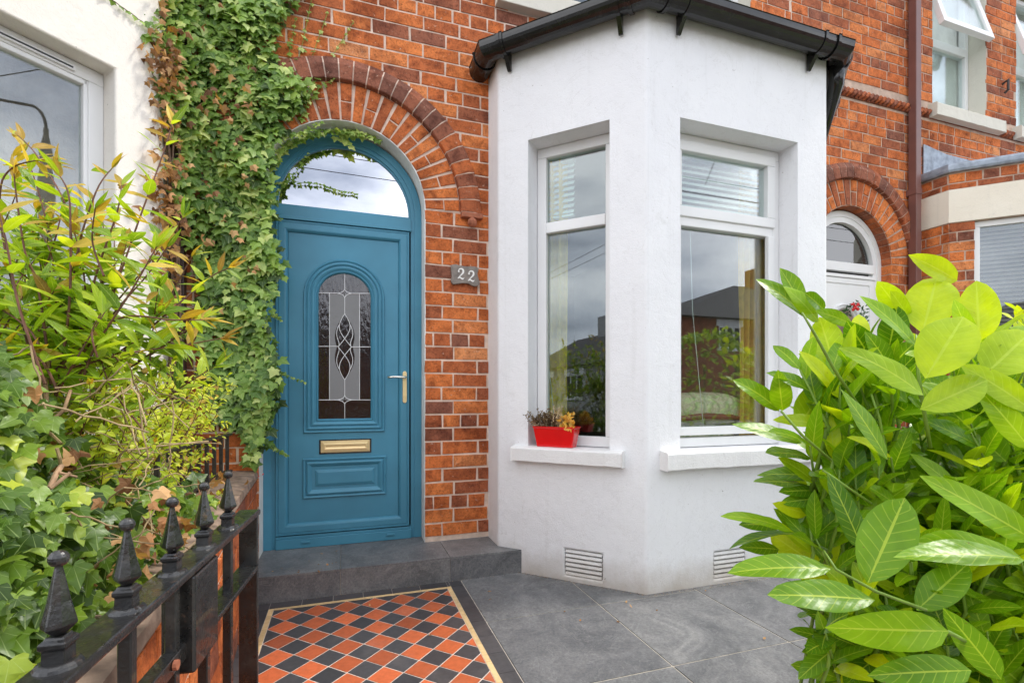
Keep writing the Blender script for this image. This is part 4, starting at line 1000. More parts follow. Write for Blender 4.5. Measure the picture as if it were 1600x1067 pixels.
def leafq(mb, base, d, n, L, W, curl=0., nseg=4, t=.5, mi=0, fold=.15, shape=None, twist=0):
    """one leaf as a curved, folded sheet with its own outline"""
    d = d.normalized(); b = d.cross(n)
    if b.length < 1e-3: b = d.cross(V(0, 0, 1)) if abs(d.z) < .9 else d.cross(V(1, 0, 0))
    b.normalize(); n = b.cross(d).normalized()
    shape = shape or (lambda s: (sin(pi*s**.85)**.75))
    vs = []; uv = []; p = V(*base); ph = random.uniform(0, 6); wvy = random.uniform(.04, .16)
    for i in range(nseg+1):
        s = i/nseg; wd = max(shape(s), .02 if 0 < i < nseg else .015)*W/2; a = curl*s
        dd = d*cos(a)-n*sin(a); nn = n*cos(a)+d*sin(a)
        if i: p = p+dd*(L/nseg)
        tw = twist*s; bb = b*cos(tw)+nn*sin(tw); n2 = nn*cos(tw)-b*sin(tw)
        for u in ((-1, -.5, 0, .5, 1) if nseg > 4 else (-1, 0, 1)):
            lift = abs(u)*fold*wd-(.12*wd*(abs(u)**3) if nseg > 4 else 0)+(wvy*wd*sin(ph+s*8.5+u*1.8)*abs(u) if nseg > 6 else 0)
            vs.append(p+bb*(u*wd)+n2*lift); uv.append((u, s))
    m_ = 5 if nseg > 4 else 3
    mb.mesh(vs, [(i*m_+j, i*m_+j+1, (i+1)*m_+j+1, (i+1)*m_+j) for i in range(nseg) for j in range(m_-1)], mi, t, uv)
rv = lambda a=1: V(random.uniform(-a, a), random.uniform(-a, a), random.uniform(-a, a))
HEATH = m_leaf('dry_heather_leaf', [(0, (.05, .03, .02)), (.6, (.16, .09, .05)), (1, (.30, .22, .12))], (.3, .2, .1), .7, .15, 'none')
PALE = m_leaf('pale_pink_bloom', [(0, (.42, .30, .20)), (1, (.75, .62, .48))], (.6, .5, .4), .8, .2, 'none')
GOLD = m_leaf('golden_leaf', [(0, (.60, .30, .05)), (1, (.80, .60, .16))], (.8, .6, .3), .6, .3, 'none')
def sprigs(name, m, c_off, spread, n_, h, leaf, per, lean=.5, lt=(.2, 1)):
    mb = MB()
    for i in range(n_):
        b = mid+cdv*(c_off+random.uniform(-spread, spread))+cn*random.uniform(-.03, .03)+V(0, 0, .885)
        d = V(0, 0, 1)+cdv*random.uniform(-lean, lean)+cn*random.uniform(-lean, lean); hh = h*random.uniform(.55, 1.1); tip = b+d.normalized()*hh
        mb.tube([b, (b+tip)/2+rv(.004), tip], [.0014, .001, .0006], 4, 0, .1, False)
        for k_ in range(per):
            s = random.uniform(.25, 1); p = b.lerp(tip, s); dd = (tip-b).normalized()*.5+rv(1); leafq(mb, p, dd, rv(), leaf*random.uniform(.6, 1.3), leaf*.45, .3, 2, random.uniform(*lt))
    return mb.build(name, m, plt)
sprigs('brown_heather', HEATH, -.07, .065, 60, .115, .014, 26, .9)
sprigs('pale_heather', PALE, -.085, .05, 18, .07, .014, 14, 1.1)
sprigs('pale_bloom', PALE, .015, .045, 26, .125, .013, 28, .35, (.4, 1))
mb = MB()
for i in range(95):
    p = mid+cdv*random.uniform(.045, .115)+cn*random.uniform(-.055, .02)+V(0, 0, random.uniform(.885, .965)); leafq(mb, p, rv()+V(0, 0, .2)-cn*.5, rv()-cn, random.uniform(.022, .038), .017, .4, 3, random.random())
for i in range(10):
    p = mid+cdv*random.uniform(.06, .115)-cn*.054+V(0, 0, .898); leafq(mb, p, V(0, 0, -1)-cn*.4+rv(.4), -cn+rv(.3), random.uniform(.02, .034), .013, .1, 3, random.random())
mb.build('golden_foliage', GOLD, plt)

# curtains, blinds and armchair inside the bay
CURT = m_leaf('mustard_curtain', [(0, (.78, .58, .08)), (1, (.85, .68, .18))], (.6, .4, .1), .9, .3, 'none')
def curtain(name, lab, p0, p1, z0, z1, folds, amp=.022, gath=0):
    c = thing(name, lab, 'curtain', (p0[0], p0[1], z0), 'curtains in the bay'); a, b = V(p0[0], p0[1], 0), V(p1[0], p1[1], 0); d = (b-a).normalized(); n_ = V(d.y, -d.x, 0); L_ = (b-a).length
    mb = MB(); nx, nz_ = folds*10, 14; vs = []
    for j in range(nz_+1):
        z = z0+(z1-z0)*j/nz_; q = 1-gath*sin(pi*min(1, max(0, (z-z0)/(z1-z0)))) ** 2
        for i in range(nx+1):
            s = i/nx; vs.append(a+d*(s*L_*q)+n_*(amp*sin(s*folds*2*pi+.35*sin(j*.5)))+V(0, 0, z))
    mb.mesh(vs, [(j*(nx+1)+i, j*(nx+1)+i+1, (j+1)*(nx+1)+i+1, (j+1)*(nx+1)+i) for j in range(nz_) for i in range(nx)], 0, .5)
    mb.build('drape', CURT, c, smooth=True)
    mb = MB(); mb.tube([tuple(a+V(0, 0, z1+.01)), tuple(b+V(0, 0, z1+.01))], .012, 8); mb.build('curtain_rail', UPVC, c); return c
q0_, q1_ = S0+cdv*.14+cn*.225, S0+cdv*.375+cn*.225
curtain('curtain', 'mustard yellow curtain hanging at the left edge of the narrow bay window', (q0_.x, q0_.y), (q1_.x, q1_.y), .80, 2.60, 4)
curtain('curtain', 'mustard yellow curtain drawn back at the right edge of the wide bay window', (2.42, -.585), (2.68, -.585), .80, 2.60, 5, .03, .10)
BL = m_plain('white_blind_slat', (.66, .70, .66), .5, .04)
def blind(lab, org, dr_, L_, z0, z1, n_, off_):
    o = thing('venetian_blind', lab, 'blind', (org[0], org[1], z1), 'venetian blinds'); dr_ = V(*dr_).normalized(); nn = V(dr_.y, -dr_.x, 0)
    M = Matrix(((dr_.x, -nn.x, 0, org[0]), (dr_.y, -nn.y, 0, org[1]), (0, 0, 1, 0), (0, 0, 0, 1)))
    mb = MB(); h = (z1-z0)/n_
    for i in range(n_):
        z = z0+h*i; vs = [M @ V(s, y, zz) for s in (0, L_) for y, zz in ((off_, z), (off_+.012, z+h*.55), (off_+.026, z+h*.86))]
        mb.mesh(vs, [(0, 1, 4, 3), (1, 2, 5, 4)])
    tag(mb.build('slat_stack', BL, o), None)
    mb = MB(); mb.box((0, off_-.005, z1), (L_, off_+.035, z1+.04), M=M); mb.build('head_rail', BL, o)
    mb = MB(); mb.box((0, off_-.003, z0-.022), (L_, off_+.028, z0-.008), M=M); mb.build('bottom_rail', BL, o)
    mb = MB(); mb.tube([M @ V(.20, off_-.012, z0-.01), M @ V(.22, off_-.012, 1.6), M @ V(.30, off_-.012, .9)], .0025, 6); mb.build('pull_cord', BL, o); return o
blind('half raised white blind behind the narrow bay window', BAY[1], cant, .42, 2.22, 2.54, 9, .215).location
blind('half raised white blind behind the wide bay window', (BAY[2][0]+.24, BAY[2][1]), (1, 0, 0), .78, 2.22, 2.54, 9, .215)
mb = MB(); o24 = blind('dark slatted blind lowered behind the window of the banded brick bay', (B4[1][0]+.15, B4[1][1]-.15), cant, .55, .85, 2.52, 46, .08)
for ch in o24.children: ch.data.materials[0] = m_plain('brown_blind_slat', (.20, .16, .13), .6, .1)
FAB = None
m, t, b = mat('floral_green_fabric'); v_ = noise(t, 13, 4, .6, dist=1.5); c = ramp(t, v_, [(.36, (.36, .44, .24)), (.48, (.56, .58, .36)), (.56, (.78, .72, .52)), (.66, (.48, .54, .30))])
t.links.new(c, b.inputs['Base Color']); setv(b, Roughness=.9); bump(t, b, noise(t, 300, 2), .2, .002); FAB = m
WOOD = m_plain('polished_dark_wood', (.17, .06, .025), .25, .3, sc=14, coat=.4)
ch = thing('armchair', 'green floral armchair with a curved wooden back rail inside the bay', 'armchair', (2.1, -.3, .3))
mb = MB()
def arcpad(mb, cx_, cy_, w_, z0, z1, th, curve, n_=16, k_=8, side=0.):
    vs = []
    for i in range(n_+1):
        s = i/n_*2-1; x = cx_+s*w_/2; y = cy_-curve*(1-s*s); top_ = z0+(z1-z0)*max(0, 1-abs(s)**2.6)**.5
        zc, hz = (z0-.05+top_)/2, max(.012, (top_-z0+.05)/2); tt = th*max(.25, (1-abs(s)**5))
        for j in range(k_): a = 2*pi*j/k_; vs.append(V(x, y+tt*cos(a), zc+hz*sin(a)))
    mb.mesh(vs, [(i*k_+j, i*k_+(j+1) % k_, (i+1)*k_+(j+1) % k_, (i+1)*k_+j) for i in range(n_) for j in range(k_)]+[tuple(range(k_))[::-1], tuple(n_*k_+j for j in range(k_))])
arcpad(mb, 2.14, -.50, .86, .95, 1.10, .05, .06); mb.build('backrest_roll', FAB, ch, smooth=True)
mb = MB(); mb.tube([(1.71, -.52, .87), (1.80, -.56, .905), (1.95, -.59, .935), (2.14, -.605, .95), (2.35, -.58, .94), (2.57, -.52, .91)], [.014, .018, .02, .02, .02, .014], 10); mb.build('wooden_rail', WOOD, ch, smooth=True)
mb = MB(); arcpad(mb, 2.14, -.48, .84, .60, .90, .06, .05); mb.build('backrest', FAB, ch, smooth=True)
mb = MB(); mb.box((1.77, -.42, .55), (2.51, .25, .75)); mb.build('seat', FAB, ch, bevel=.04)
for x in (1.80, 2.48):
    for y in (-.40, .20): mb = MB(); mb.box((x-.02, y-.02, .30), (x+.02, y+.02, .56)); mb.build('leg', WOOD, ch)
# wreath on the white door
wr = thing('door_wreath', 'green christmas wreath with a red bow on the white door', 'wreath', (DX+.09, D4-.02, 1.80))
WG = m_leaf('wreath_leaf', [(0, (.02, .06, .03)), (1, (.07, .16, .06))], (.1, .2, .1), .5, .2, 'none'); mb = MB()
for i in range(190):
    a = random.uniform(0, 2*pi); r = .105+random.gauss(0, .022); p = V(DX+.07+r*cos(a), D4-.03-random.random()*.03, 1.78+r*sin(a)); leafq(mb, p, rv()+V(cos(a+1.2), -.6, sin(a+1.2)), V(0, -1, 0)+rv(.6), .035, .014, .3, 2, random.random())
mb.build('wreath_greenery', WG, wr)
mb = MB(); c = (DX+.04, D4-.07, 1.86)
for a in (.5, 2.6, 3.9, 5.5): mb.tube([c, (c[0]+.035*cos(a), c[1]-.01, c[2]+.035*sin(a)), (c[0]+.05*cos(a+.2), c[1], c[2]+.05*sin(a+.2))], [.006, .014, .008], 8)
mb.build('red_bow', m_plain('red_ribbon', (.6, .02, .02), .5, .1), wr)

# ================================================================== STREET OPPOSITE (seen reflected in the glass)
def far_house(name, lab, x0, x1, y0, y1, ze, zr, hip, wallm, wins, inset=.35):
    h = thing(name, lab, 'house', ((x0+x1)/2, y0, 0), 'houses across the road'); mb = MB(); mb.box((x0, y1, 0), (x1, y0, ze)); mb.build('wall', wallm, h)
    mb = MB(); ym_ = (y0+y1)/2; a, b = x0-inset, x1+inset; c, d = y0+inset, y1-inset
    r0, r1 = V(a+hip, ym_, zr), V(b-hip, ym_, zr); q = [V(a, c, ze), V(b, c, ze), V(b, d, ze), V(a, d, ze)]
    mb.face([q[0], q[1], r1, r0]); mb.face([q[1], q[2], r1]); mb.face([q[2], q[3], r0, r1]); mb.face([q[3], q[0], r0]); mb.face(q[::-1]); rf = mb.build('roof', SLATE_ROOF, h)
    for xc in (x0+(x1-x0)*.5,): mb = MB(); mb.box((xc-.4, ym_-.3, zr-.6), (xc+.4, ym_+.3, zr+.9)); mb.build('chimney', wallm, rf)
    for xa, xb, za, zb in wins:
        mb = MB(); mb.box((xa-.12, y0, zb), (xb+.12, y0+.03, zb+.28)); mb.box((xa-.1, y0, za-.12), (xb+.1, y0+.08, za)); mb.box((xa, y0+.001, za), (xb, y0+.02, zb)); 
        f = mb.build('window', UPVC, h); mb = MB()
        for k_ in range(3): wq = (xb-xa)/3; mb.box((xa+wq*k_+.06, y0+.018, za+.06), (xa+wq*(k_+1)-.06, y0+.025, zb-.06))
        mb.build('glass', DARK, f)
    return h, rf
FARB = m_plain('far_red_brick', (.30, .10, .055), .9, .3, sc=6, bstr=.3)
FARG = m_plain('far_grey_render', (.42, .41, .39), .9, .2, sc=4)
_, rf = far_house('detached_house', 'red brick house with hipped slate roof across the road, seen in the bay glass', 12.4, 29, -14.6, -23.5, 4.15, 6.75, 7.2, FARB, [(14.4, 15.5, 2.95, 3.85), (18.2, 19.6, 2.95, 3.85)])
mb = MB(); mb.tube([(12.7, -16, 4.3), (12.7, -16, 6.4)], .025, 6)
for z in (6.0, 6.2, 6.35): mb.tube([(12.45, -16, z), (12.95, -16, z)], .015, 5)
mb.build('aerial', CHROME, rf)
far_house('bungalow', 'low grey rendered house with a slate roof across the road', -24, -14.5, -9.5, -15, 2.4, 4.3, 1.6, FARG, [(-22, -20, .9, 2.0), (-18.5, -16.5, .9, 2.0)])
far_house('detached_house', 'brick house far along the opposite side of the road', -6, 4, -16, -23, 2.6, 4.6, 2.5, FARB, [(-4.5, -3, .9, 2.0), (0, 2, .9, 2.0)])
lampm = m_plain('lamp_column_paint', (.05, .055, .06), .5, .2)
LXx, LYy = 6.24, -3.87
lampo = thing('street_lamp', 'dark street lamp with a curved bracket arm, reflected in the left window', 'street lamp', (LXx, LYy, 0))
mb = MB(); mb.tube([(LXx, LYy, 0), (LXx, LYy, 1.2), (LXx, LYy, 1.25), (LXx, LYy, 3.9), (LXx, LYy, 5.5)], [.10, .10, .07, .06, .035], 12); mb.build('column', lampm, lampo)
mb = MB(); mb.tube([(LXx, LYy, 5.5)]+[(LXx+.02*(1-cos(a)), LYy-.22*(1-cos(a)), 5.5+.36*sin(a)) for a in [pi/2*k/8 for k in range(1, 9)]]+[(LXx+.12, LYy-.75, 5.93)], .024, 8); mb.build('arm', lampm, lampo)
mb = MB(); mb.tube([(LXx+.11, LYy-.70, 5.93), (LXx+.13, LYy-.82, 5.94), (LXx+.16, LYy-1.15, 5.98)], [.04, .085, .06], 10); mb.build('lantern', lampm, lampo)
mb = MB(); mb.lathe([(.05, 3.7), (.09, 3.85), (.12, 4.35), (.11, 4.6), (.07, 4.9), (.09, 5.1), (.035, 5.4)], (LXx, LYy, 0), 12); mb.build('column_sleeve', lampm, lampo)
for i, (a, b, sag_) in enumerate([((-25, -7.8, 6.6), (30, -8.2, 6.2), .5), ((-25, -8.0, 7.0), (30, -8.6, 6.8), .5), ((3.0, -.1, 5.9), (9, -9, 6.6), .2), ((-8, -9, 6.8), (.6, -.1, 5.9), .2)]):
    A_, B_ = V(*a), V(*b); mb = MB(); mb.tube([A_.lerp(B_, k/20)-V(0, 0, sag_*4*(k/20)*(1-k/20)) for k in range(21)], .009, 5)
    tag(mb.build('overhead_cable', IRON), ['lower overhead cable running along the road', 'upper overhead cable running along the road', 'overhead cable crossing the road to the bay house', 'overhead cable crossing the road to the blue door'][i], 'cable', 'overhead cables')

# ================================================================== PLANTS
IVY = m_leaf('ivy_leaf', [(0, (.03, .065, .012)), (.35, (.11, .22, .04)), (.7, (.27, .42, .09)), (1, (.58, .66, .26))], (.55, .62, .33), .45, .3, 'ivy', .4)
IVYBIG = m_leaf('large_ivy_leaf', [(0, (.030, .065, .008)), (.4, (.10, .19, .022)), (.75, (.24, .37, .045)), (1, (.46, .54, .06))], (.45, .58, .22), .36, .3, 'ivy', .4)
DEAD = m_leaf('dead_leaf', [(0, (.12, .05, .02)), (.5, (.38, .19, .08)), (1, (.58, .36, .18))], (.5, .35, .2), .8, .2, 'none')
STEM = m_plain('brown_woody_stem', (.16, .10, .065), .8, .35, sc=40, bstr=.5, bsc=90)
GSTEM = m_plain('green_stem', (.17, .28, .03), .5, .2, sc=30)
RSTEM = m_plain('red_brown_stem', (.14, .055, .03), .55, .3, sc=30)
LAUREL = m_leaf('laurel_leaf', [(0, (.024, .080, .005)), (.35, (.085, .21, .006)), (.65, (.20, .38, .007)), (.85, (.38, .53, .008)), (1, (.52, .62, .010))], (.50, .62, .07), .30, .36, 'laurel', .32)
SHRUB = m_leaf('shrub_leaf', [(0, (.06, .14, .012)), (.4, (.19, .33, .02)), (.75, (.40, .54, .035)), (1, (.56, .64, .06))], (.5, .6, .2), .38, .38, 'laurel', .4)
BRONZE = m_leaf('bronze_leaf', [(0, (.22, .12, .03)), (.5, (.42, .28, .05)), (1, (.62, .48, .09))], (.6, .4, .1), .42, .38, 'laurel', .4)
YELLOW = m_leaf('yellow_green_leaf', [(0, (.20, .32, .02)), (.5, (.48, .58, .04)), (1, (.72, .72, .12))], (.6, .65, .2), .45, .38, 'none', .4)
IVO = [(0, 0), (.16, -.13), (.40, -.13), (.40, .06), (.60, .34), (.30, .44), (.17, .72), (0, 1.02)]
def ivyleaf(mb, p, d, n, L, t=.5, mi=0, cup=.1):
    d = d.normalized(); b = d.cross(n)
    if b.length < 1e-3: b = d.cross(V(1, 0, .3))
    b.normalize(); n = b.cross(d).normalized(); jit = [random.uniform(.88, 1.12) for _ in IVO]; droop = random.uniform(.0, .25)
    def W(x, y): return p+b*(x*L)+d*(y*L)-n*(cup*(abs(x)**1.5)*L*1.6+droop*L*y*y*.6)
    R_ = [(x*j_, y) for (x, y), j_ in zip(IVO, jit)]; Lf = [(-x, y) for x, y in R_]
    c = (0, .26); k = len(R_); mid_ = (0, .62)
    pts = R_+Lf[1:-1]+[c, mid_]; vs = [W(*q) for q in pts]; vs[-2] += n*.03*L; ci, mi_ = len(pts)-2, len(pts)-1
    fs = []; ri = list(range(k)); li = [0]+[k+i for i in range(k-2)]+[k-1]
    for i in range(k-1):
        cc = ci if i < 4 else (mi_ if i > 4 else ci)
        fs.append((cc, ri[i], ri[i+1])); fs.append((cc, li[i+1], li[i]))
    fs.append((ci, ri[5], mi_)); fs.append((ci, mi_, li[5]))
    mb.mesh(vs, fs, mi, t, pts)
IVO2 = [(0, 0), (.10, -.12), (.26, -.18), (.40, -.12), (.43, .04), (.52, .18), (.63, .36), (.44, .40), (.30, .45), (.24, .62), (.13, .84), (0, 1.06)]
def ivyleaf2(mb, p, d, n, L, t=.5, mi=0, cup=.1):
    d = d.normalized(); b = d.cross(n)
    if b.length < 1e-3: b = d.cross(V(1, 0, .3))
    b.normalize(); n = b.cross(d).normalized(); droop = random.uniform(-.05, .35); ph = random.uniform(0, 6); wv = random.uniform(.02, .06); sk = random.uniform(-.12, .12); wd = random.uniform(.8, 1.1)
    def W(x, y): return p+b*(x*L)+d*(y*L)-n*(cup*(abs(x)**1.5)*L*1.6+droop*L*y*y*.6)+n*(wv*L*sin(ph+x*9+y*5))+n*(abs(x)*.10*L)
    R_ = [(x*random.uniform(.86, 1.12)*wd+sk*y*y, y*random.uniform(.95, 1.04)) for x, y in IVO2]; Lf = [(-x*random.uniform(.86, 1.12)*wd+sk*y*y, y) for x, y in IVO2]
    Lf[0], Lf[-1] = R_[0], R_[-1]
    cs = [(0, .12), (sk*.16, .40), (sk*.5, .70)]; asg = [0, 0, 0, 0, 0, 1, 1, 1, 2, 2, 2]
    pts = R_+Lf[1:-1]+cs; k = len(R_); vs = [W(*q) for q in pts]; c0 = len(pts)-3
    ri = list(range(k)); li = [0]+[k+i for i in range(k-2)]+[k-1]; fs = []
    for i in range(k-1):
        fs.append((c0+asg[i], ri[i], ri[i+1])); fs.append((c0+asg[i], li[i+1], li[i]))
        if i and asg[i] != asg[i-1]: fs.append((c0+asg[i-1], ri[i], c0+asg[i])); fs.append((c0+asg[i-1], c0+asg[i], li[i]))
    mb.mesh(vs, fs, mi, t, pts)
def inpoly(x, y, poly):
    c = False
    for i in range(len(poly)):
        (x1, y1), (x2, y2) = poly[i-1], poly[i]
        if (y1 > y) != (y2 > y) and x < (x2-x1)*(y-y1)/(y2-y1)+x1: c = not c
    return c
def vnoise(x, y):
    return sin(x*7.1+1.3*sin(y*5.3))*.5+sin(y*9.7+2.1*sin(x*6.1)+1)*.5
# ---- wall ivy: outline found on the wall surface
ivy = thing('ivy_plant', 'dense green ivy climbing the brick wall left of the blue door', 'ivy', (-.70, -.05, 0))
edge = [(240, -60), (243, 40), (246, 90), (256, 150), (272, 215), (282, 330), (300, 350), (310, 480), (318, 600), (326, 655), (372, 662), (388, 690), (396, 725), (408, 690), (422, 655), (432, 600), (433, 555), (412, 520), (420, 470), (434, 430), (436, 395), (418, 350), (424, 300), (420, 262), (424, 225), (432, 190), (452, 172), (478, 150), (480, 132), (455, 115), (430, 96), (420, 60), (440, 20), (470, -20), (480, -60)]
poly = [(onY(a, b, -.09).x, onY(a, b, -.09).z) for a, b in edge]
def add_ivy(mb, x, z, y, t, L, mi=0):
    a = random.gauss(0, .75); d = V(sin(a), -.35+random.uniform(-.25, .15), -cos(a)); n = V(random.gauss(-.05, .35), -1, .55+random.gauss(0, .3))
    ivyleaf(mb, V(x, y, z), d, n, L, t, mi)
mb = MB(); cnt = 0
xs_ = [p[0] for p in poly]; zs_ = [p[1] for p in poly]
while cnt < 5600:
    x, z = random.uniform(min(xs_)-.03, max(xs_)+.03), random.uniform(min(zs_), max(zs_))
    ex, ez = x+random.gauss(0, .018), z+random.gauss(0, .02)
    if not inpoly(ex, ez, poly): continue
    if z < 1.8 and x < -.78 and random.random() < .3: continue
    cnt += 1; thick = .075+.05*vnoise(x*1.6, z*1.6)+(max(0, -.74-x)*.75)
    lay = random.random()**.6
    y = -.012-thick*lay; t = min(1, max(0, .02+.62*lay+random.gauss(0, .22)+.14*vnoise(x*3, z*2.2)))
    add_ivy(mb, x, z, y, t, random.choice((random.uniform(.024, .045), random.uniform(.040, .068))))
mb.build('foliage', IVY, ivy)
mb = MB()
for i in range(420):                                    # withered leaves along the left edge
    z = random.choice([random.uniform(1.5, 3.2), random.gauss(2.72, .10), random.gauss(2.1, .2)]); x = random.gauss(-.865, .035) if random.random() < .8 else random.uniform(-.9, -.45)
    if z > 3.25: continue
    y = -.10-random.random()*.10-(max(0, -.74-x)*.6); ivyleaf(mb, V(x, y, z), rv()+V(0, 0, -.8), rv(.8)+V(0, -1, 0), random.uniform(.02, .045), random.random(), cup=.5)
mb.build('withered_leaves', DEAD, ivy)
mb = MB()
def vine(pts, r=.004, n_=24, wob=.006):
    out = []
    for i in range(len(pts)-1):
        for k_ in range(6): out.append(pts[i].lerp(pts[i+1], k_/6)+rv(wob))
    out.append(pts[-1]); mb.tube(out, r, 6); return out
for i in range(9):
    x = random.gauss(-.86, .015); y = -.09-random.random()*.05; vine([V(x, y, .2), V(x+random.gauss(0, .02), y, 1.1), V(x+random.gauss(0, .02), y, 1.9), V(x+random.gauss(-.01, .02), y, 2.5)], random.uniform(.002, .006))
mb.build('main_stem', STEM, ivy); mb = MB()
sprays = [([(430, 190), (478, 150), (515, 95), (552, 35)], 0), ([(425, 150), (450, 95), (462, 30)], 0), ([(440, 170), (480, 110), (512, 20)], 0), ([(450, 160), (475, 60), (490, -20)], 0),
          ([(470, 185), (500, 135), (545, 110)], 0), ([(428, 215), (480, 205), (505, 190)], 0),
          ([(412, 318), (432, 300), (462, 270), (482, 240)], .145), ([(412, 290), (450, 283), (500, 288), (530, 298), (558, 303)], .15),
          ([(422, 262), (445, 232), (480, 214), (520, 206), (560, 209), (590, 222)], .05), ([(424, 256), (455, 225), (500, 209), (545, 205), (580, 216), (594, 224)], .09),
          ([(430, 575), (445, 585), (476, 597)], .08), ([(432, 700), (450, 712)], .08), ([(415, 500), (430, 490), (440, 500)], .06), ([(415, 350), (430, 338), (440, 342)], .1)]
random.seed(11)
for pts, yy in sprays:
    lf = MB()
    P3 = [onY(a, b, yy-.02) for a, b in pts]; o_ = vine(P3, .0016, 0, .002)
    big = yy in (.05, .09)
    for i, p in enumerate(o_):
        s = i/len(o_)
        for r_ in range(3 if big else (3 if s < .5 and yy == 0 else 2)):
            L_ = (.036 if yy == 0 else (.042 if big else .026))*random.uniform(.6, 1.2)*(1.1-.55*s)
            ivyleaf(lf, p+rv(.010 if big else .006)+V(0, 0, .008 if big else 0), V(random.gauss(0, .8), -.5, -.8+random.gauss(0, .6)), V(random.gauss(0, .4), -1, .5), L_, random.uniform(.35, 1))
    lf.build('climbing_shoot', IVY, ivy)
lf = MB()
for i in range(16):                                     # little cluster hanging in front of the fanlight
    p = onY(545+random.gauss(0, 9), 214+random.gauss(0, 6), .08); ivyleaf(lf, p, V(random.gauss(0, .6), -.4, -1), V(0, -1, .6)+rv(.3), .045, random.uniform(.7, 1))
lf.build('hanging_tuft', IVY, ivy); mb.build('thin_stem', GSTEM, ivy)
mb = MB(); lf = MB()                                    # runner on the cream render
nq = V(.7071, -.7071, 0)
def onN(px, py, o=.012):
    r = P(px, py, 1)-cam.location; p0 = V(-.903, -.22, 0)+nq*o; t_ = (p0-cam.location).dot(nq)/r.dot(nq); return cam.location+r*t_
for pts in ([(165, -6), (200, 18), (232, 42), (252, 70)], [(240, 80), (236, 110), (246, 140)]):
    for i, p in enumerate(vine([onN(*q) for q in pts], .0022, 0, .002)):
        if i % 2 == 0: ivyleaf(lf, p, nq*.3+V(0, 0, -1)+rv(.6), nq+rv(.3), .026, random.uniform(.2, .8))
mb.build('runner_stem', STEM, ivy); lf.build('runner_leaves', IVY, ivy)

# ---- large leaved ivy over the garden wall
ivb = thing('ivy_plant', 'large leaved dark ivy sprawling over the railing in the left foreground', 'ivy', (-.6, -2.0, .6))
mb = MB(); dd_ = MB()
top_line = [(-60, 520), (0, 540), (50, 580), (90, 650), (150, 710), (230, 745), (300, 770), (340, 780)]
def topy(px):
    for (a, ya), (b, yb) in zip(top_line[:-1], top_line[1:]):
        if px <= b: return ya+(yb-ya)*max(0, (px-a)/(b-a))
    return 775
cnt = 0
while cnt < 5200:
    px = random.uniform(-120, 335); py = topy(px)+random.random()**1.1*(1150-topy(px)); 
    if px > 250 and py > 900+(px-250)*.1: continue
    # surface of the hedge mass in the bed: nearer towards the bottom left
    xs0 = -.40-.10*random.random() if py > 760 else -.46-.22*random.random()
    r = P(px, py, 1)-cam.location
    dep = xs0/r.x if r.x < -.02 else 9
    dep = min(max(dep, .62), 2.3)*random.uniform(1, 1.25)
    p = cam.location+r*dep
    if p.x > -.345+(-2.9-p.y)*-.0 and p.z < .66: continue
    if p.x > -.36: p.x = -.36-random.random()*.1
    if p.z < .25: continue
    if dep > 1.5 and random.random() < .3: continue
    big = dep < 1.25
    L_ = (.018+.032*random.random()**1.4)*(1 if dep > .8 else .85) if big else random.uniform(.022, .042)
    a = random.gauss(0, .9); toward = (cam.location-p).normalized()
    d = V(sin(a)*.8, -.35, -cos(a))+toward*.2+V(.3, 0, 0); n = toward*.8+V(0, 0, .75)+rv(.45)
    t_ = min(1, max(0, random.gauss(.42, .27)))
    ivyleaf2(mb, p, d, n, L_, t_, 0, .12); cnt += 1
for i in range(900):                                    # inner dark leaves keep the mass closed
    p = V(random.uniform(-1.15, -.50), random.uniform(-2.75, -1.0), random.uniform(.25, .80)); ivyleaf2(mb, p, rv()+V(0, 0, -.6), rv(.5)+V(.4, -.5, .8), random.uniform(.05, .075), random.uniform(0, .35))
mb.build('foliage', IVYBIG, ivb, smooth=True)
for px, py, L_, dep in [(230, 820, .075, 1.35), (222, 835, .06, 1.3), (160, 880, .05, .95), (165, 895, .045, .95), (270, 850, .05, 1.25), (285, 835, .05, 1.3), (150, 905, .04, .93), (240, 790, .05, 1.5), (290, 790, .05, 1.5), (170, 930, .035, .9), (135, 870, .04, 1.0)]:
    ivyleaf2(dd_, P(px, py, dep), rv(.6)+V(.3, -.2, -.7), V(.3, -1, .5)+rv(.3), L_*.62, random.uniform(.5, 1), 0, .25)
for i in range(90):
    px_ = random.uniform(-20, 300); q_ = P(px_, random.uniform(topy(px_)+10, 900), random.uniform(.8, 1.1)); ivyleaf2(dd_, q_, rv()+V(0, 0, -.5), rv(.8)+V(.3, -.8, .3), random.uniform(.014, .034), random.random(), 0, .4)
for i in range(90):
    p = V(random.uniform(-.62, -.42), random.uniform(-2.6, -.6), random.uniform(.62, .78)); ivyleaf(dd_, p, rv(), rv()+V(0, 0, .5), random.uniform(.025, .045), random.random(), 0, .5)
dd_.build('withered_leaves', DEAD, ivb)
mb = MB()
for q in [[(0, 745, .8), (60, 770, .85), (150, 790, 1.0), (230, 785, 1.2)], [(0, 900, .7), (60, 880, .8), (120, 900, .85)], [(40, 860, .8), (110, 830, .9), (180, 850, 1.0)], [(90, 700, .85), (105, 780, .9), (95, 830, .9)], [(130, 780, 1), (200, 790, 1.1), (260, 770, 1.4)], [(0, 620, .8), (90, 690, .9), (150, 730, 1.1)]]:
    vine([P(*v) for v in q], .0028, 0, .004)
for i in range(70):
    a_ = P(random.uniform(-30, 260), random.uniform(560, 900), random.uniform(.78, 1.15))
    if a_.x < -.38: vine([a_, a_+V(random.uniform(.0, .12), random.uniform(-.06, .1), random.uniform(-.06, .08)), a_+V(random.uniform(.05, .14), random.uniform(-.05, .15), random.uniform(-.12, .05))], random.uniform(.0008, .0018), 0, .003)
mb.build('stem', m_plain('tan_ivy_stem', (.36, .26, .13), .7, .3, sc=40), ivb)
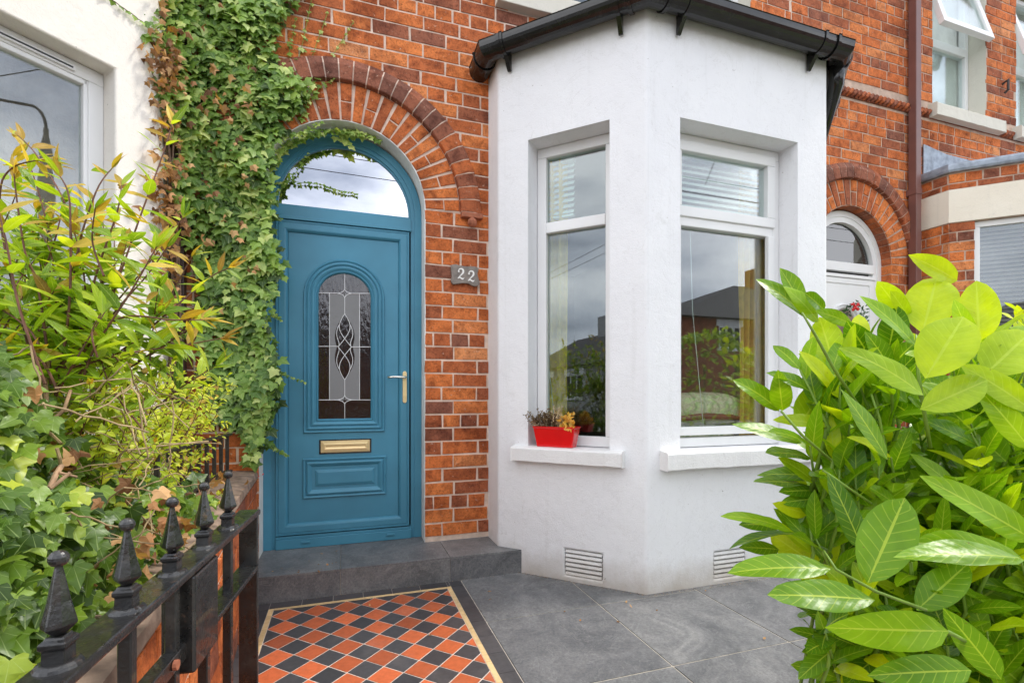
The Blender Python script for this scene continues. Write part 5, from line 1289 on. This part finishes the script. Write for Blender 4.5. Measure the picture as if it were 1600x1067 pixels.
CUTB = m_plain('pale_cut_branch', (.34, .21, .12), .8, .35, sc=40, bstr=.4)
for q, r_ in (([(70, 665, .90), (72, 620, .92), (70, 590, .95), (76, 560, .98)], .0038), ([(64, 672, .90), (100, 640, .92), (110, 610, .95)], .003), ([(78, 762, .8), (88, 740, .82), (96, 728, .84)], .0042), ([(70, 775, .8), (80, 762, .8), (110, 738, .82)], .003), ([(92, 738, .82), (120, 745, .84)], .0022)):
    mb = MB(); mb.tube([P(*v) for v in q], r_, 8); mb.build('cut_branch', CUTB, ivb)

# ---- tall shrub with lance shaped leaves and bronze tips
shr = thing('shrub', 'tall leafy shrub with lance shaped lime leaves and bronze tips before the left window', 'shrub', (-.85, -2.1, .2))
lance = lambda s: (sin(pi*min(1, s**.8))**.9)*(1-.25*s)
stems = [
 [(85, 640, 1.1), (100, 520, 1.1), (110, 350, 1.12), (62, 250, 1.15), (28, 212, 1.18)], [(88, 620, 1.0), (108, 480, 1.0), (110, 350, 1.0), (106, 300, 1.0), (90, 270, 1.0)],
 [(120, 590, 1.1), (148, 540, 1.1), (215, 350, 1.15), (255, 240, 1.2), (270, 190, 1.22)], [(130, 590, 1.0), (150, 540, 1.0), (205, 455, 1.0), (245, 385, 1.0)],
 [(160, 580, 1.2), (215, 530, 1.2), (290, 465, 1.25), (330, 432, 1.3), (360, 418, 1.3)], [(110, 575, 1.0), (200, 552, 1.05), (280, 540, 1.15), (350, 528, 1.2)],
 [(80, 600, 1.0), (60, 450, 1.0), (40, 398, 1.0), (26, 310, 1.0), (22, 272, 1.0)], [(100, 600, 1.2), (95, 450, 1.2), (86, 398, 1.2), (60, 300, 1.2), (38, 232, 1.22)],
 [(100, 560, 1.1), (120, 400, 1.1), (150, 300, 1.12), (176, 262, 1.15)], [(120, 560, 1.1), (150, 430, 1.1), (182, 335, 1.1), (190, 290, 1.12)],
 [(70, 600, .9), (30, 480, .9), (10, 380, .9), (-10, 300, .9)], [(60, 600, 1.0), (10, 400, 1.0), (0, 300, 1.0), (20, 262, 1.0), (62, 250, 1.0)],
 [(110, 600, 1.2), (170, 500, 1.2), (230, 430, 1.25), (262, 385, 1.25)], [(100, 590, 1.05), (180, 500, 1.05), (270, 500, 1.1), (320, 500, 1.15)], [(100, 600, 1.3), (200, 540, 1.3), (260, 470, 1.35), (300, 400, 1.35)],
 [(80, 600, .95), (50, 520, .95), (-20, 470, .95)], [(90, 610, .92), (60, 560, .92), (0, 545, .9)], [(120, 600, 1.2), (160, 450, 1.2), (150, 380, 1.2), (140, 330, 1.2)], [(90, 600, 1.1), (130, 500, 1.1), (130, 420, 1.1), (115, 360, 1.1)], [(95, 605, 1.25), (50, 500, 1.25), (40, 420, 1.25), (70, 350, 1.25)]]
st = MB(); lf = MB()
def leafy_stem(st, lf, pts, r0, r1, gap, L, W, mi_fn, shape, t_fn, curl=(.2, .7), start=.1, spread=.9, nseg=5, sag=0):
    pts = [P(*q) if len(q) == 3 and not isinstance(q, Vector) else q for q in pts]; k_ = len(pts); fine = []
    for i in range(k_-1):
        a, b = pts[max(i-1, 0)], pts[i]; c, d = pts[i+1], pts[min(i+2, k_-1)]
        for q in range(6):
            s = q/6; fine.append(.5*((2*b)+(c-a)*s+(2*a-5*b+4*c-d)*s*s+(3*b-a-3*c+d)*s**3))
    fine.append(pts[-1]); st.tube(fine, [r0+(r1-r0)*i/(len(fine)-1) for i in range(len(fine))], 6)
    tot = sum((fine[i+1]-fine[i]).length for i in range(len(fine)-1)); acc = 0; nxt = tot*start; side = random.choice((-1, 1))
    for i in range(len(fine)-1):
        seg = (fine[i+1]-fine[i]); acc += seg.length
        while acc >= nxt:
            s = nxt/tot; d = seg.normalized(); p = fine[i]; tow = (cam.location-p).normalized()
            ang = random.uniform(0, 2*pi) if random.random() < .35 else (0 if side > 0 else pi)+random.gauss(0, .5)
            a = d.cross(tow).normalized(); b = d.cross(a); rad = a*cos(ang)+b*sin(ang)
            dl = d*random.uniform(.35, .9)+rad*spread+V(0, 0, -.15); n = V(0, 0, 1.1)+d*.3+tow*random.uniform(0, .9)+rv(.35)
            sz = (1-.35*abs(s-.5)*2) if s < .93 else .6
            leafq(lf, p, dl, n, L*sz*random.uniform(.75, 1.2), W*sz*random.uniform(.8, 1.15), random.uniform(*curl), nseg, t_fn(s), mi_fn(s), .22, shape, random.gauss(0, .25))
            side = -side; nxt += gap*random.uniform(.7, 1.3)
    d = (fine[-1]-fine[-2]).normalized()
    for k_ in range(4): leafq(lf, fine[-1]-d*.004*k_, d+rv(.45), V(0, -.4, 1)+rv(.6), L*random.uniform(.4, .75), W*.55, random.uniform(-.2, .5), nseg, t_fn(1), mi_fn(1), .3, shape)
for q in stems: leafy_stem(st, lf, q, .0028, .0011, .020, .088, .032, lambda s: 1 if random.random() < max(0, (s-.55)*1.7) else 0, lance, lambda s: min(1, max(0, random.gauss(.62, .2))), start=.10)
for i in range(80):                                     # fuller body
    px, py = random.uniform(-80, 235), random.uniform(400, 690); dep = random.uniform(.95, 1.45)
    ex, ey = px+random.uniform(-90, 110), py-random.uniform(60, 150)
    if ey < 300 and ex > 120: ey = 330
    leafy_stem(st, lf, [(px, py, dep), ((px+ex)/2+random.uniform(-15, 15), (py+ey)/2, dep), (ex, ey, dep+random.uniform(-.1, .1))], .0022, .001, .019, .082, .031, lambda s: 1 if random.random() < max(0, (s-.75)) else 0, lance, lambda s: min(1, max(0, random.gauss(.5, .22))), start=.1)
st.build('branch', RSTEM, shr); lf.build('foliage', [SHRUB, BRONZE], shr)

# ---- low yellow-green shrub in front of the ivy
ysh = thing('shrub', 'low yellow green shrub spilling over the small railing beneath the ivy', 'shrub', (-.85, -1.0, .2))
st = MB(); lf = MB(); oval = lambda s: sin(pi*min(1, s**.8))**.7
for i in range(230):
    px = random.gauss(255, 62); py = random.gauss(685, 65); dep = random.uniform(1.7, 2.5)
    if px < 150 or px > 385 or py < 590 or py > 815: continue
    if py < 650 and px > 340: continue
    ex, ey = px+random.uniform(-30, 50), py-random.uniform(5, 50)
    if px > 318 and py > 655: continue
    leafy_stem(st, lf, [(px-20, py+30, dep), (px, py, dep), (ex, ey, dep-.03)], .0016, .0007, .013, .036, .016, lambda s: 1 if random.random() < .12 else 0, oval, lambda s: min(1, max(0, random.gauss(.55, .25))), start=.05, nseg=3)
for i in range(120):
    px, py, dep = random.gauss(150, 95), random.gauss(690, 75), random.uniform(.95, 1.35)
    if not (-40 < px < 300 and 560 < py < 860) or P(px, py, dep).x > -.42: continue
    ex, ey = px+random.uniform(-40, 60), py-random.uniform(20, 75)
    leafy_stem(st, lf, [(px-15, py+40, dep+.03), (px, py, dep), (ex, ey, dep-.04)], .0012, .0006, .012, .034, .015, lambda s: 1 if random.random() < .10 else 0, oval, lambda s: min(1, max(0, random.gauss(.38, .25))), start=.05, nseg=3)
st.build('branch', RSTEM, ysh); lf.build('foliage', [YELLOW, BRONZE], ysh)

# ---- laurel hedge in the right foreground
lau = thing('laurel_bush', 'glossy bright green laurel bush with broad leaves in the right foreground', 'bush', (1.3, -2.2, 0))
ov = lambda s: (sin(pi*min(1, s**.86))**.66)*(1-.10*s)
ov2 = lambda s: (sin(pi*min(1, s**1.02))**.64)
lf = MB(); st = MB()
def ZA(u, v): return (1100+u/3.138, 380+v/3.138)
def ZB(u, v): return (1100+u/2.908, 700+v/2.908)
def hero(Z, b, t, wz, tint, k=1, dep=None):
    (bx, by), (tx, ty) = Z(*b), Z(*t); sc = 3.138 if Z is ZA else 2.908; wp = wz/sc; lp_ = sqrt((bx-tx)**2+(by-ty)**2)
    d = dep or min(.95, max(.58, .120*F/lp_)); Lr = lp_*d/F; Wr = wp*d/F; Wt = max(Wr, .042 if Lr > .07 else .028)
    # foreshortened leaves point partly away from the viewer
    extra = sqrt(max(0, .105**2-Lr**2)) if Lr < .105 else 0
    B_ = P(bx, by, d); T_ = P(tx, ty, d-extra*.6*k); dv = T_-B_; Lt = dv.length*1.03
    tow = (cam.location-(B_+T_)/2).normalized(); side = dv.normalized().cross(tow).normalized(); n0 = side.cross(dv.normalized()).normalized()
    if n0.dot(tow) < 0: n0 = -n0
    roll = math.acos(min(1, Wr/Wt)); sgn = 1 if side.z > 0 else -1
    n_ = n0*cos(roll)+side*(sin(roll)*sgn)
    if n_.z < 0 and roll < .01: n_ = n_
    leafq(lf, B_+n_*0, dv, n_, Lt, Wt, random.uniform(.15, .55), 9, tint-random.uniform(0, .14), 0, random.uniform(.16, .42), random.choice((ov, ov2)), random.gauss(0, .22))
H = [(ZA, (505, 370), (310, 138), 62, .62), (ZA, (500, 360), (400, 118), 85, .60), (ZA, (560, 385), (448, 205), 75, .80), (ZA, (655, 650), (565, 358), 150, .86),
 (ZA, (590, 330), (520, 250), 60, .5), (ZA, (725, 400), (620, 330), 60, .7),
 (ZA, (370, 822), (203, 650), 72, .68), (ZA, (385, 820), (365, 645), 105, .80), (ZA, (470, 895), (615, 658), 165, .84), (ZA, (480, 978), (168, 855), 58, .55), (ZA, (600, 920), (600, 815), 110, .5), (ZA, (590, 1067), (600, 915), 170, .84),
 (ZA, (1070, 440), (1150, 137), 212, .97), (ZA, (1350, 480), (1335, 168), 178, .97), (ZA, (1085, 662), (1290, 335), 240, .98), (ZA, (1005, 405), (882, 190), 90, .88), (ZA, (1035, 500), (820, 236), 66, .74),
 (ZA, (1240, 185), (1068, 60), 95, .95), (ZA, (1075, 745), (752, 462), 82, .84), (ZA, (1060, 815), (1415, 660), 165, .93), (ZA, (905, 520), (945, 332), 125, .35), (ZA, (830, 580), (720, 410), 120, .40),
 (ZA, (885, 745), (700, 590), 140, .86), (ZA, (870, 700), (672, 528), 52, .45), (ZA, (1380, 640), (1640, 400), 235, .97), (ZA, (1620, 830), (1325, 590), 110, .9), (ZA, (1600, 1010), (1375, 705), 120, .8), (ZA, (1480, 1070), (1245, 850), 165, .55), (ZA, (1569, 860), (1330, 640), 90, .8),
 (ZA, (700, 830), (700, 700), 120, .3), (ZA, (920, 740), (870, 580), 110, .45), (ZA, (1000, 790), (780, 560), 80, .7), (ZA, (905, 620), (1020, 480), 100, .55), (ZA, (1010, 380), (950, 250), 60, .9), (ZA, (930, 760), (1010, 600), 90, .5),
 (ZA, (900, 1060), (710, 715), 80, .55), (ZA, (1060, 870), (940, 790), 90, .5), (ZA, (880, 1060), (650, 1010), 55, .35), (ZA, (520, 1050), (335, 990), 42, .45), (ZA, (1090, 960), (1240, 870), 120, .88), (ZA, (1300, 1060), (1160, 960), 120, .8),
 (ZB, (742, 612), (915, 222), 218, .60), (ZB, (775, 690), (316, 640), 130, .50), (ZB, (548, 462), (585, 175), 125, .64), (ZB, (522, 452), (343, 278), 88, .50), (ZB, (525, 540), (322, 400), 125, .95), (ZB, (575, 550), (140, 500), 118, .58),
 (ZB, (420, 385), (112, 378), 36, .5), (ZB, (395, 378), (120, 232), 30, .66), (ZB, (470, 300), (350, 262), 70, .94), (ZB, (1112, 832), (598, 815), 190, .72), (ZB, (1215, 1010), (790, 1010), 145, .55), (ZB, (965, 735), (1205, 520), 150, .62),
 (ZB, (1215, 705), (1460, 560), 165, .66), (ZB, (1350, 1050), (1118, 755), 130, .62), (ZB, (1500, 870), (1222, 812), 160, .68), (ZB, (1440, 500), (908, 425), 92, .62), (ZB, (1454, 510), (1035, 378), 112, .70), (ZB, (1500, 420), (1045, 130), 140, .80),
 (ZB, (1205, 360), (978, 270), 95, .4), (ZB, (612, 895), (428, 1028), 82, .48), (ZB, (620, 755), (488, 850), 45, .40), (ZB, (830, 930), (645, 1010), 75, .3), (ZB, (700, 900), (600, 860), 70, .4), (ZB, (545, 140), (275, 68), 62, .52), (ZB, (460, 165), (240, 125), 32, .5),
 (ZB, (520, 195), (375, 180), 55, .4), (ZB, (1085, 190), (842, 115), 100, .74), (ZB, (1454, 1080), (1345, 985), 120, .6), (ZB, (720, 460), (590, 130), 110, .35), (ZB, (640, 140), (560, -20), 120, .72), (ZB, (860, 210), (690, 150), 90, .4), (ZB, (1400, 1000), (1300, 880), 100, .4),
 (ZB, (880, 60), (600, 15), 70, .5), (ZB, (540, 230), (400, 225), 60, .45), (ZB, (880, 700), (760, 560), 120, .3), (ZB, (1230, 660), (1100, 600), 130, .3), (ZB, (340, 460), (190, 440), 60, .42), (ZB, (340, 360), (215, 320), 50, .35)]
for h in H: hero(*h)
for q, r_ in (([ZB(1010, 735)+(.70,), ZB(780, 650)+(.70,), ZB(600, 550)+(.72,), ZB(545, 465)+(.74,)], .0032), ([ZA(1110, 1000)+(.85,), ZA(1085, 860)+(.82,), ZA(1050, 640)+(.8,), ZA(1040, 450)+(.85,)], .0042), ([ZA(760, 800)+(.85,), ZA(640, 620)+(.82,), ZA(540, 440)+(.8,), ZA(480, 340)+(.8,)], .0036), ([ZA(620, 1060)+(.8,), ZA(480, 940)+(.75,), ZA(378, 822)+(.75,)], .003), ([ZA(1330, 640)+(.9,), ZA(1300, 560)+(.9,), ZA(1340, 470)+(.9,)], .004), ([ZA(900, 1060)+(.85,), ZA(860, 860)+(.85,), ZA(820, 740)+(.85,)], .003), ([ZB(760, 250)+(.85,), ZB(640, 170)+(.8,), ZB(540, 100)+(.8,)], .003), ([ZB(1110, 835)+(.66,), ZB(1180, 870)+(.72,), ZB(1300, 950)+(.85,)], .004)):
    st.tube([P(*v) for v in q], [r_*.7, r_*.7, r_*.6, r_*.4][:len(q)], 8)
root = V(1.42, -2.25, 0)
def laur_shoot(tip, Lf, tint, n_=8):
    b = root+V(random.uniform(-.10, .35), random.uniform(-.25, .35), random.uniform(0, .2)); b.z = min(b.z, tip.z*.5)
    mid_ = b.lerp(tip, .55)+V(0, 0, .08); pts = [b.lerp(mid_, .0), mid_, b.lerp(tip, .82)+V(0, 0, .03), tip]
    fine = [b.lerp(mid_, k_/4) for k_ in range(4)]+[mid_.lerp(tip, k_/6) for k_ in range(7)]
    st.tube(fine, [.0055-.0035*i/10 for i in range(11)], 6)
    d = (tip-mid_).normalized(); a0 = random.uniform(0, 6)
    for k_ in range(n_):
        s = k_/(n_-1); p = mid_.lerp(tip, .25+.75*s); tow = (cam.location-p).normalized()
        a = a0+k_*2.4; x_ = d.cross(V(.2, .1, 1)).normalized(); y_ = d.cross(x_); rad = x_*cos(a)+y_*sin(a)
        dl = d*(.35+.65*s)+rad*(1-.45*s)+V(0, 0, -.1+.25*s)
        n2 = V(0, 0, 1)+d*.4+tow*random.uniform(0, .6)+rv(.3)
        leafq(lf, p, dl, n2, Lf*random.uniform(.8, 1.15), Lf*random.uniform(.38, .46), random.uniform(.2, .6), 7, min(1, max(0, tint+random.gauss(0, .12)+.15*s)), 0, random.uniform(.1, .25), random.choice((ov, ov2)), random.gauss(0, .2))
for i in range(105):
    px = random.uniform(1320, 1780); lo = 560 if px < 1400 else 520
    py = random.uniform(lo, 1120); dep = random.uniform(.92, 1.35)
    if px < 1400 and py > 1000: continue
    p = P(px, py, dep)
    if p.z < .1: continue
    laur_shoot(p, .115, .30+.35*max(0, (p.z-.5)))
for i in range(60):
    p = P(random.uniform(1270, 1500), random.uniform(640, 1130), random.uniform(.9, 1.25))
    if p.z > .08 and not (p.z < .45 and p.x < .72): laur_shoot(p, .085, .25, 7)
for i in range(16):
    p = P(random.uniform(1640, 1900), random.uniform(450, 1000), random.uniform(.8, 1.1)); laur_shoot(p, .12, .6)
for i in range(84):
    px = random.uniform(1270, 1660); py = random.uniform(540, 1010)
    if py < 1400-px*.62-120: continue
    b_ = P(px, py+90, random.uniform(.88, 1.02)); root_s = root; tip = P(px+random.uniform(-50, 10), py, random.uniform(.84, .98))
    for k_ in range(6):
        a_ = k_*2.4+i; s_ = k_/5; p = b_.lerp(tip, s_); d_ = (tip-b_).normalized(); x_ = d_.cross(V(.2, .1, 1)+rv(.1)).normalized(); y_ = d_.cross(x_)
        leafq(lf, p, d_*(.7+.5*s_)+(x_*cos(a_)+y_*sin(a_))*(.8-.4*s_), V(0, 0, .6)-(x_*cos(a_)+y_*sin(a_))*.5+(cam.location-p).normalized()*.5+rv(.3), random.uniform(.075, .115), random.uniform(.026, .038), random.uniform(.2, .6), 8, min(1, max(.2, random.gauss(.62, .20))), 0, random.uniform(.2, .4), random.choice((ov, ov2)), random.gauss(0, .3))
    st.tube([b_+V(.02, .05, -.12), b_, b_.lerp(tip, .6), tip], [.004, .0035, .0025, .0015], 6)
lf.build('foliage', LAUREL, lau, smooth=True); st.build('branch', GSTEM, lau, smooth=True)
# (second laurel)
# second laurel beyond, between the two front gardens
la2 = thing('laurel_bush', 'smaller lime green laurel further back beside the brick bay', 'bush', (4.2, -1.2, 0))
lf = MB(); st = MB(); root = V(3.9, -1.5, 0)
for i in range(60):
    px = random.uniform(1545, 1720); py = random.uniform(468, 640); laur_shoot(P(px, py, random.uniform(2.3, 3.1)), .10, .80, 8)
for i in range(30):
    laur_shoot(V(random.uniform(3.3, 4.6), random.uniform(-2.2, -.9), random.uniform(.4, 1.2)), .10, .5, 8)
lf.build('foliage', LAUREL, la2, smooth=True); st.build('branch', GSTEM, la2)

# ---- clipped hedge along the pavement, seen reflected in the bay glass
hd = thing('hedge', 'clipped leafy hedge along the pavement, mirrored green in the wide bay window', 'hedge', (6, -4.2, 0))
lf = MB(); st = MB()
for i in range(5200):
    f = random.random(); x = random.uniform(2.6, 10.5)
    h_ = 1.85+.18*sin(x*1.7)+.1*sin(x*5)
    p = V(x, -4.05-random.random()*.18, random.uniform(.1, h_)) if f < .7 else V(x, random.uniform(-4.5, -4.05), h_-random.random()*.1)
    leafq(lf, p, rv()+V(0, .5, .2), V(0, .6, .8)+rv(.5), random.uniform(.07, .12), .045, .3, 3, random.gauss(.6, .2))
for i in range(14): x = 2.9+i*.55; st.tube([(x, -4.3, 0), (x+random.uniform(-.1, .1), -4.28, 1.5)], .015, 6)
lf.build('foliage', SHRUB, hd); st.build('branch', STEM, hd)

# more upright shoots crowding the front of the laurel

# ---- fallen leaves and grit on the paving, step and wall top
fl = MB()
for i in range(46):
    if i < 12: p = V(-.44+random.uniform(-.06, .03), random.uniform(-1.0, -.1), .664)
    elif i < 26: p = V(random.uniform(-.42, .0), random.uniform(-.33, -.02), .149)
    elif i < 34: p = V(random.uniform(.9, 2.8), random.uniform(-1.05, -.9), .010)
    else: p = V(random.uniform(-.4, 2.4), random.uniform(-2.0, -.45), .011)
    leafq(fl, p, V(random.uniform(-1, 1), random.uniform(-1, 1), .1), V(0, 0, 1)+rv(.2), random.uniform(.010, .026), random.uniform(.006, .013), random.uniform(-.8, .8), 3, random.random(), 1 if i < 5 else 0)
for i in range(700):
    q = random.random()
    if q < .4: x = random.uniform(.95, 1.54); p = V(x, -.22-(x-.894)-.012-abs(random.gauss(0, .014)), .008)
    elif q < .8: p = V(random.uniform(1.54, 2.84), -.872-abs(random.gauss(0, .014)), .008)
    else: p = V(random.uniform(-.44, .95), -.340-abs(random.gauss(0, .008)), .0075)
    L_ = random.uniform(.0015, .005); fl.face([p, p+V(L_, 0, .0006), p+V(L_*.6, L_, .001)], random.choice((0, 2)), random.random())
tag(fl.build('fallen_leaves', [DEAD, m_plain('red_fallen_leaf', (.5, .04, .03), .6), SOIL]), 'scattered dry leaves and grit along the wall base and step', 'leaf litter', kind='stuff')
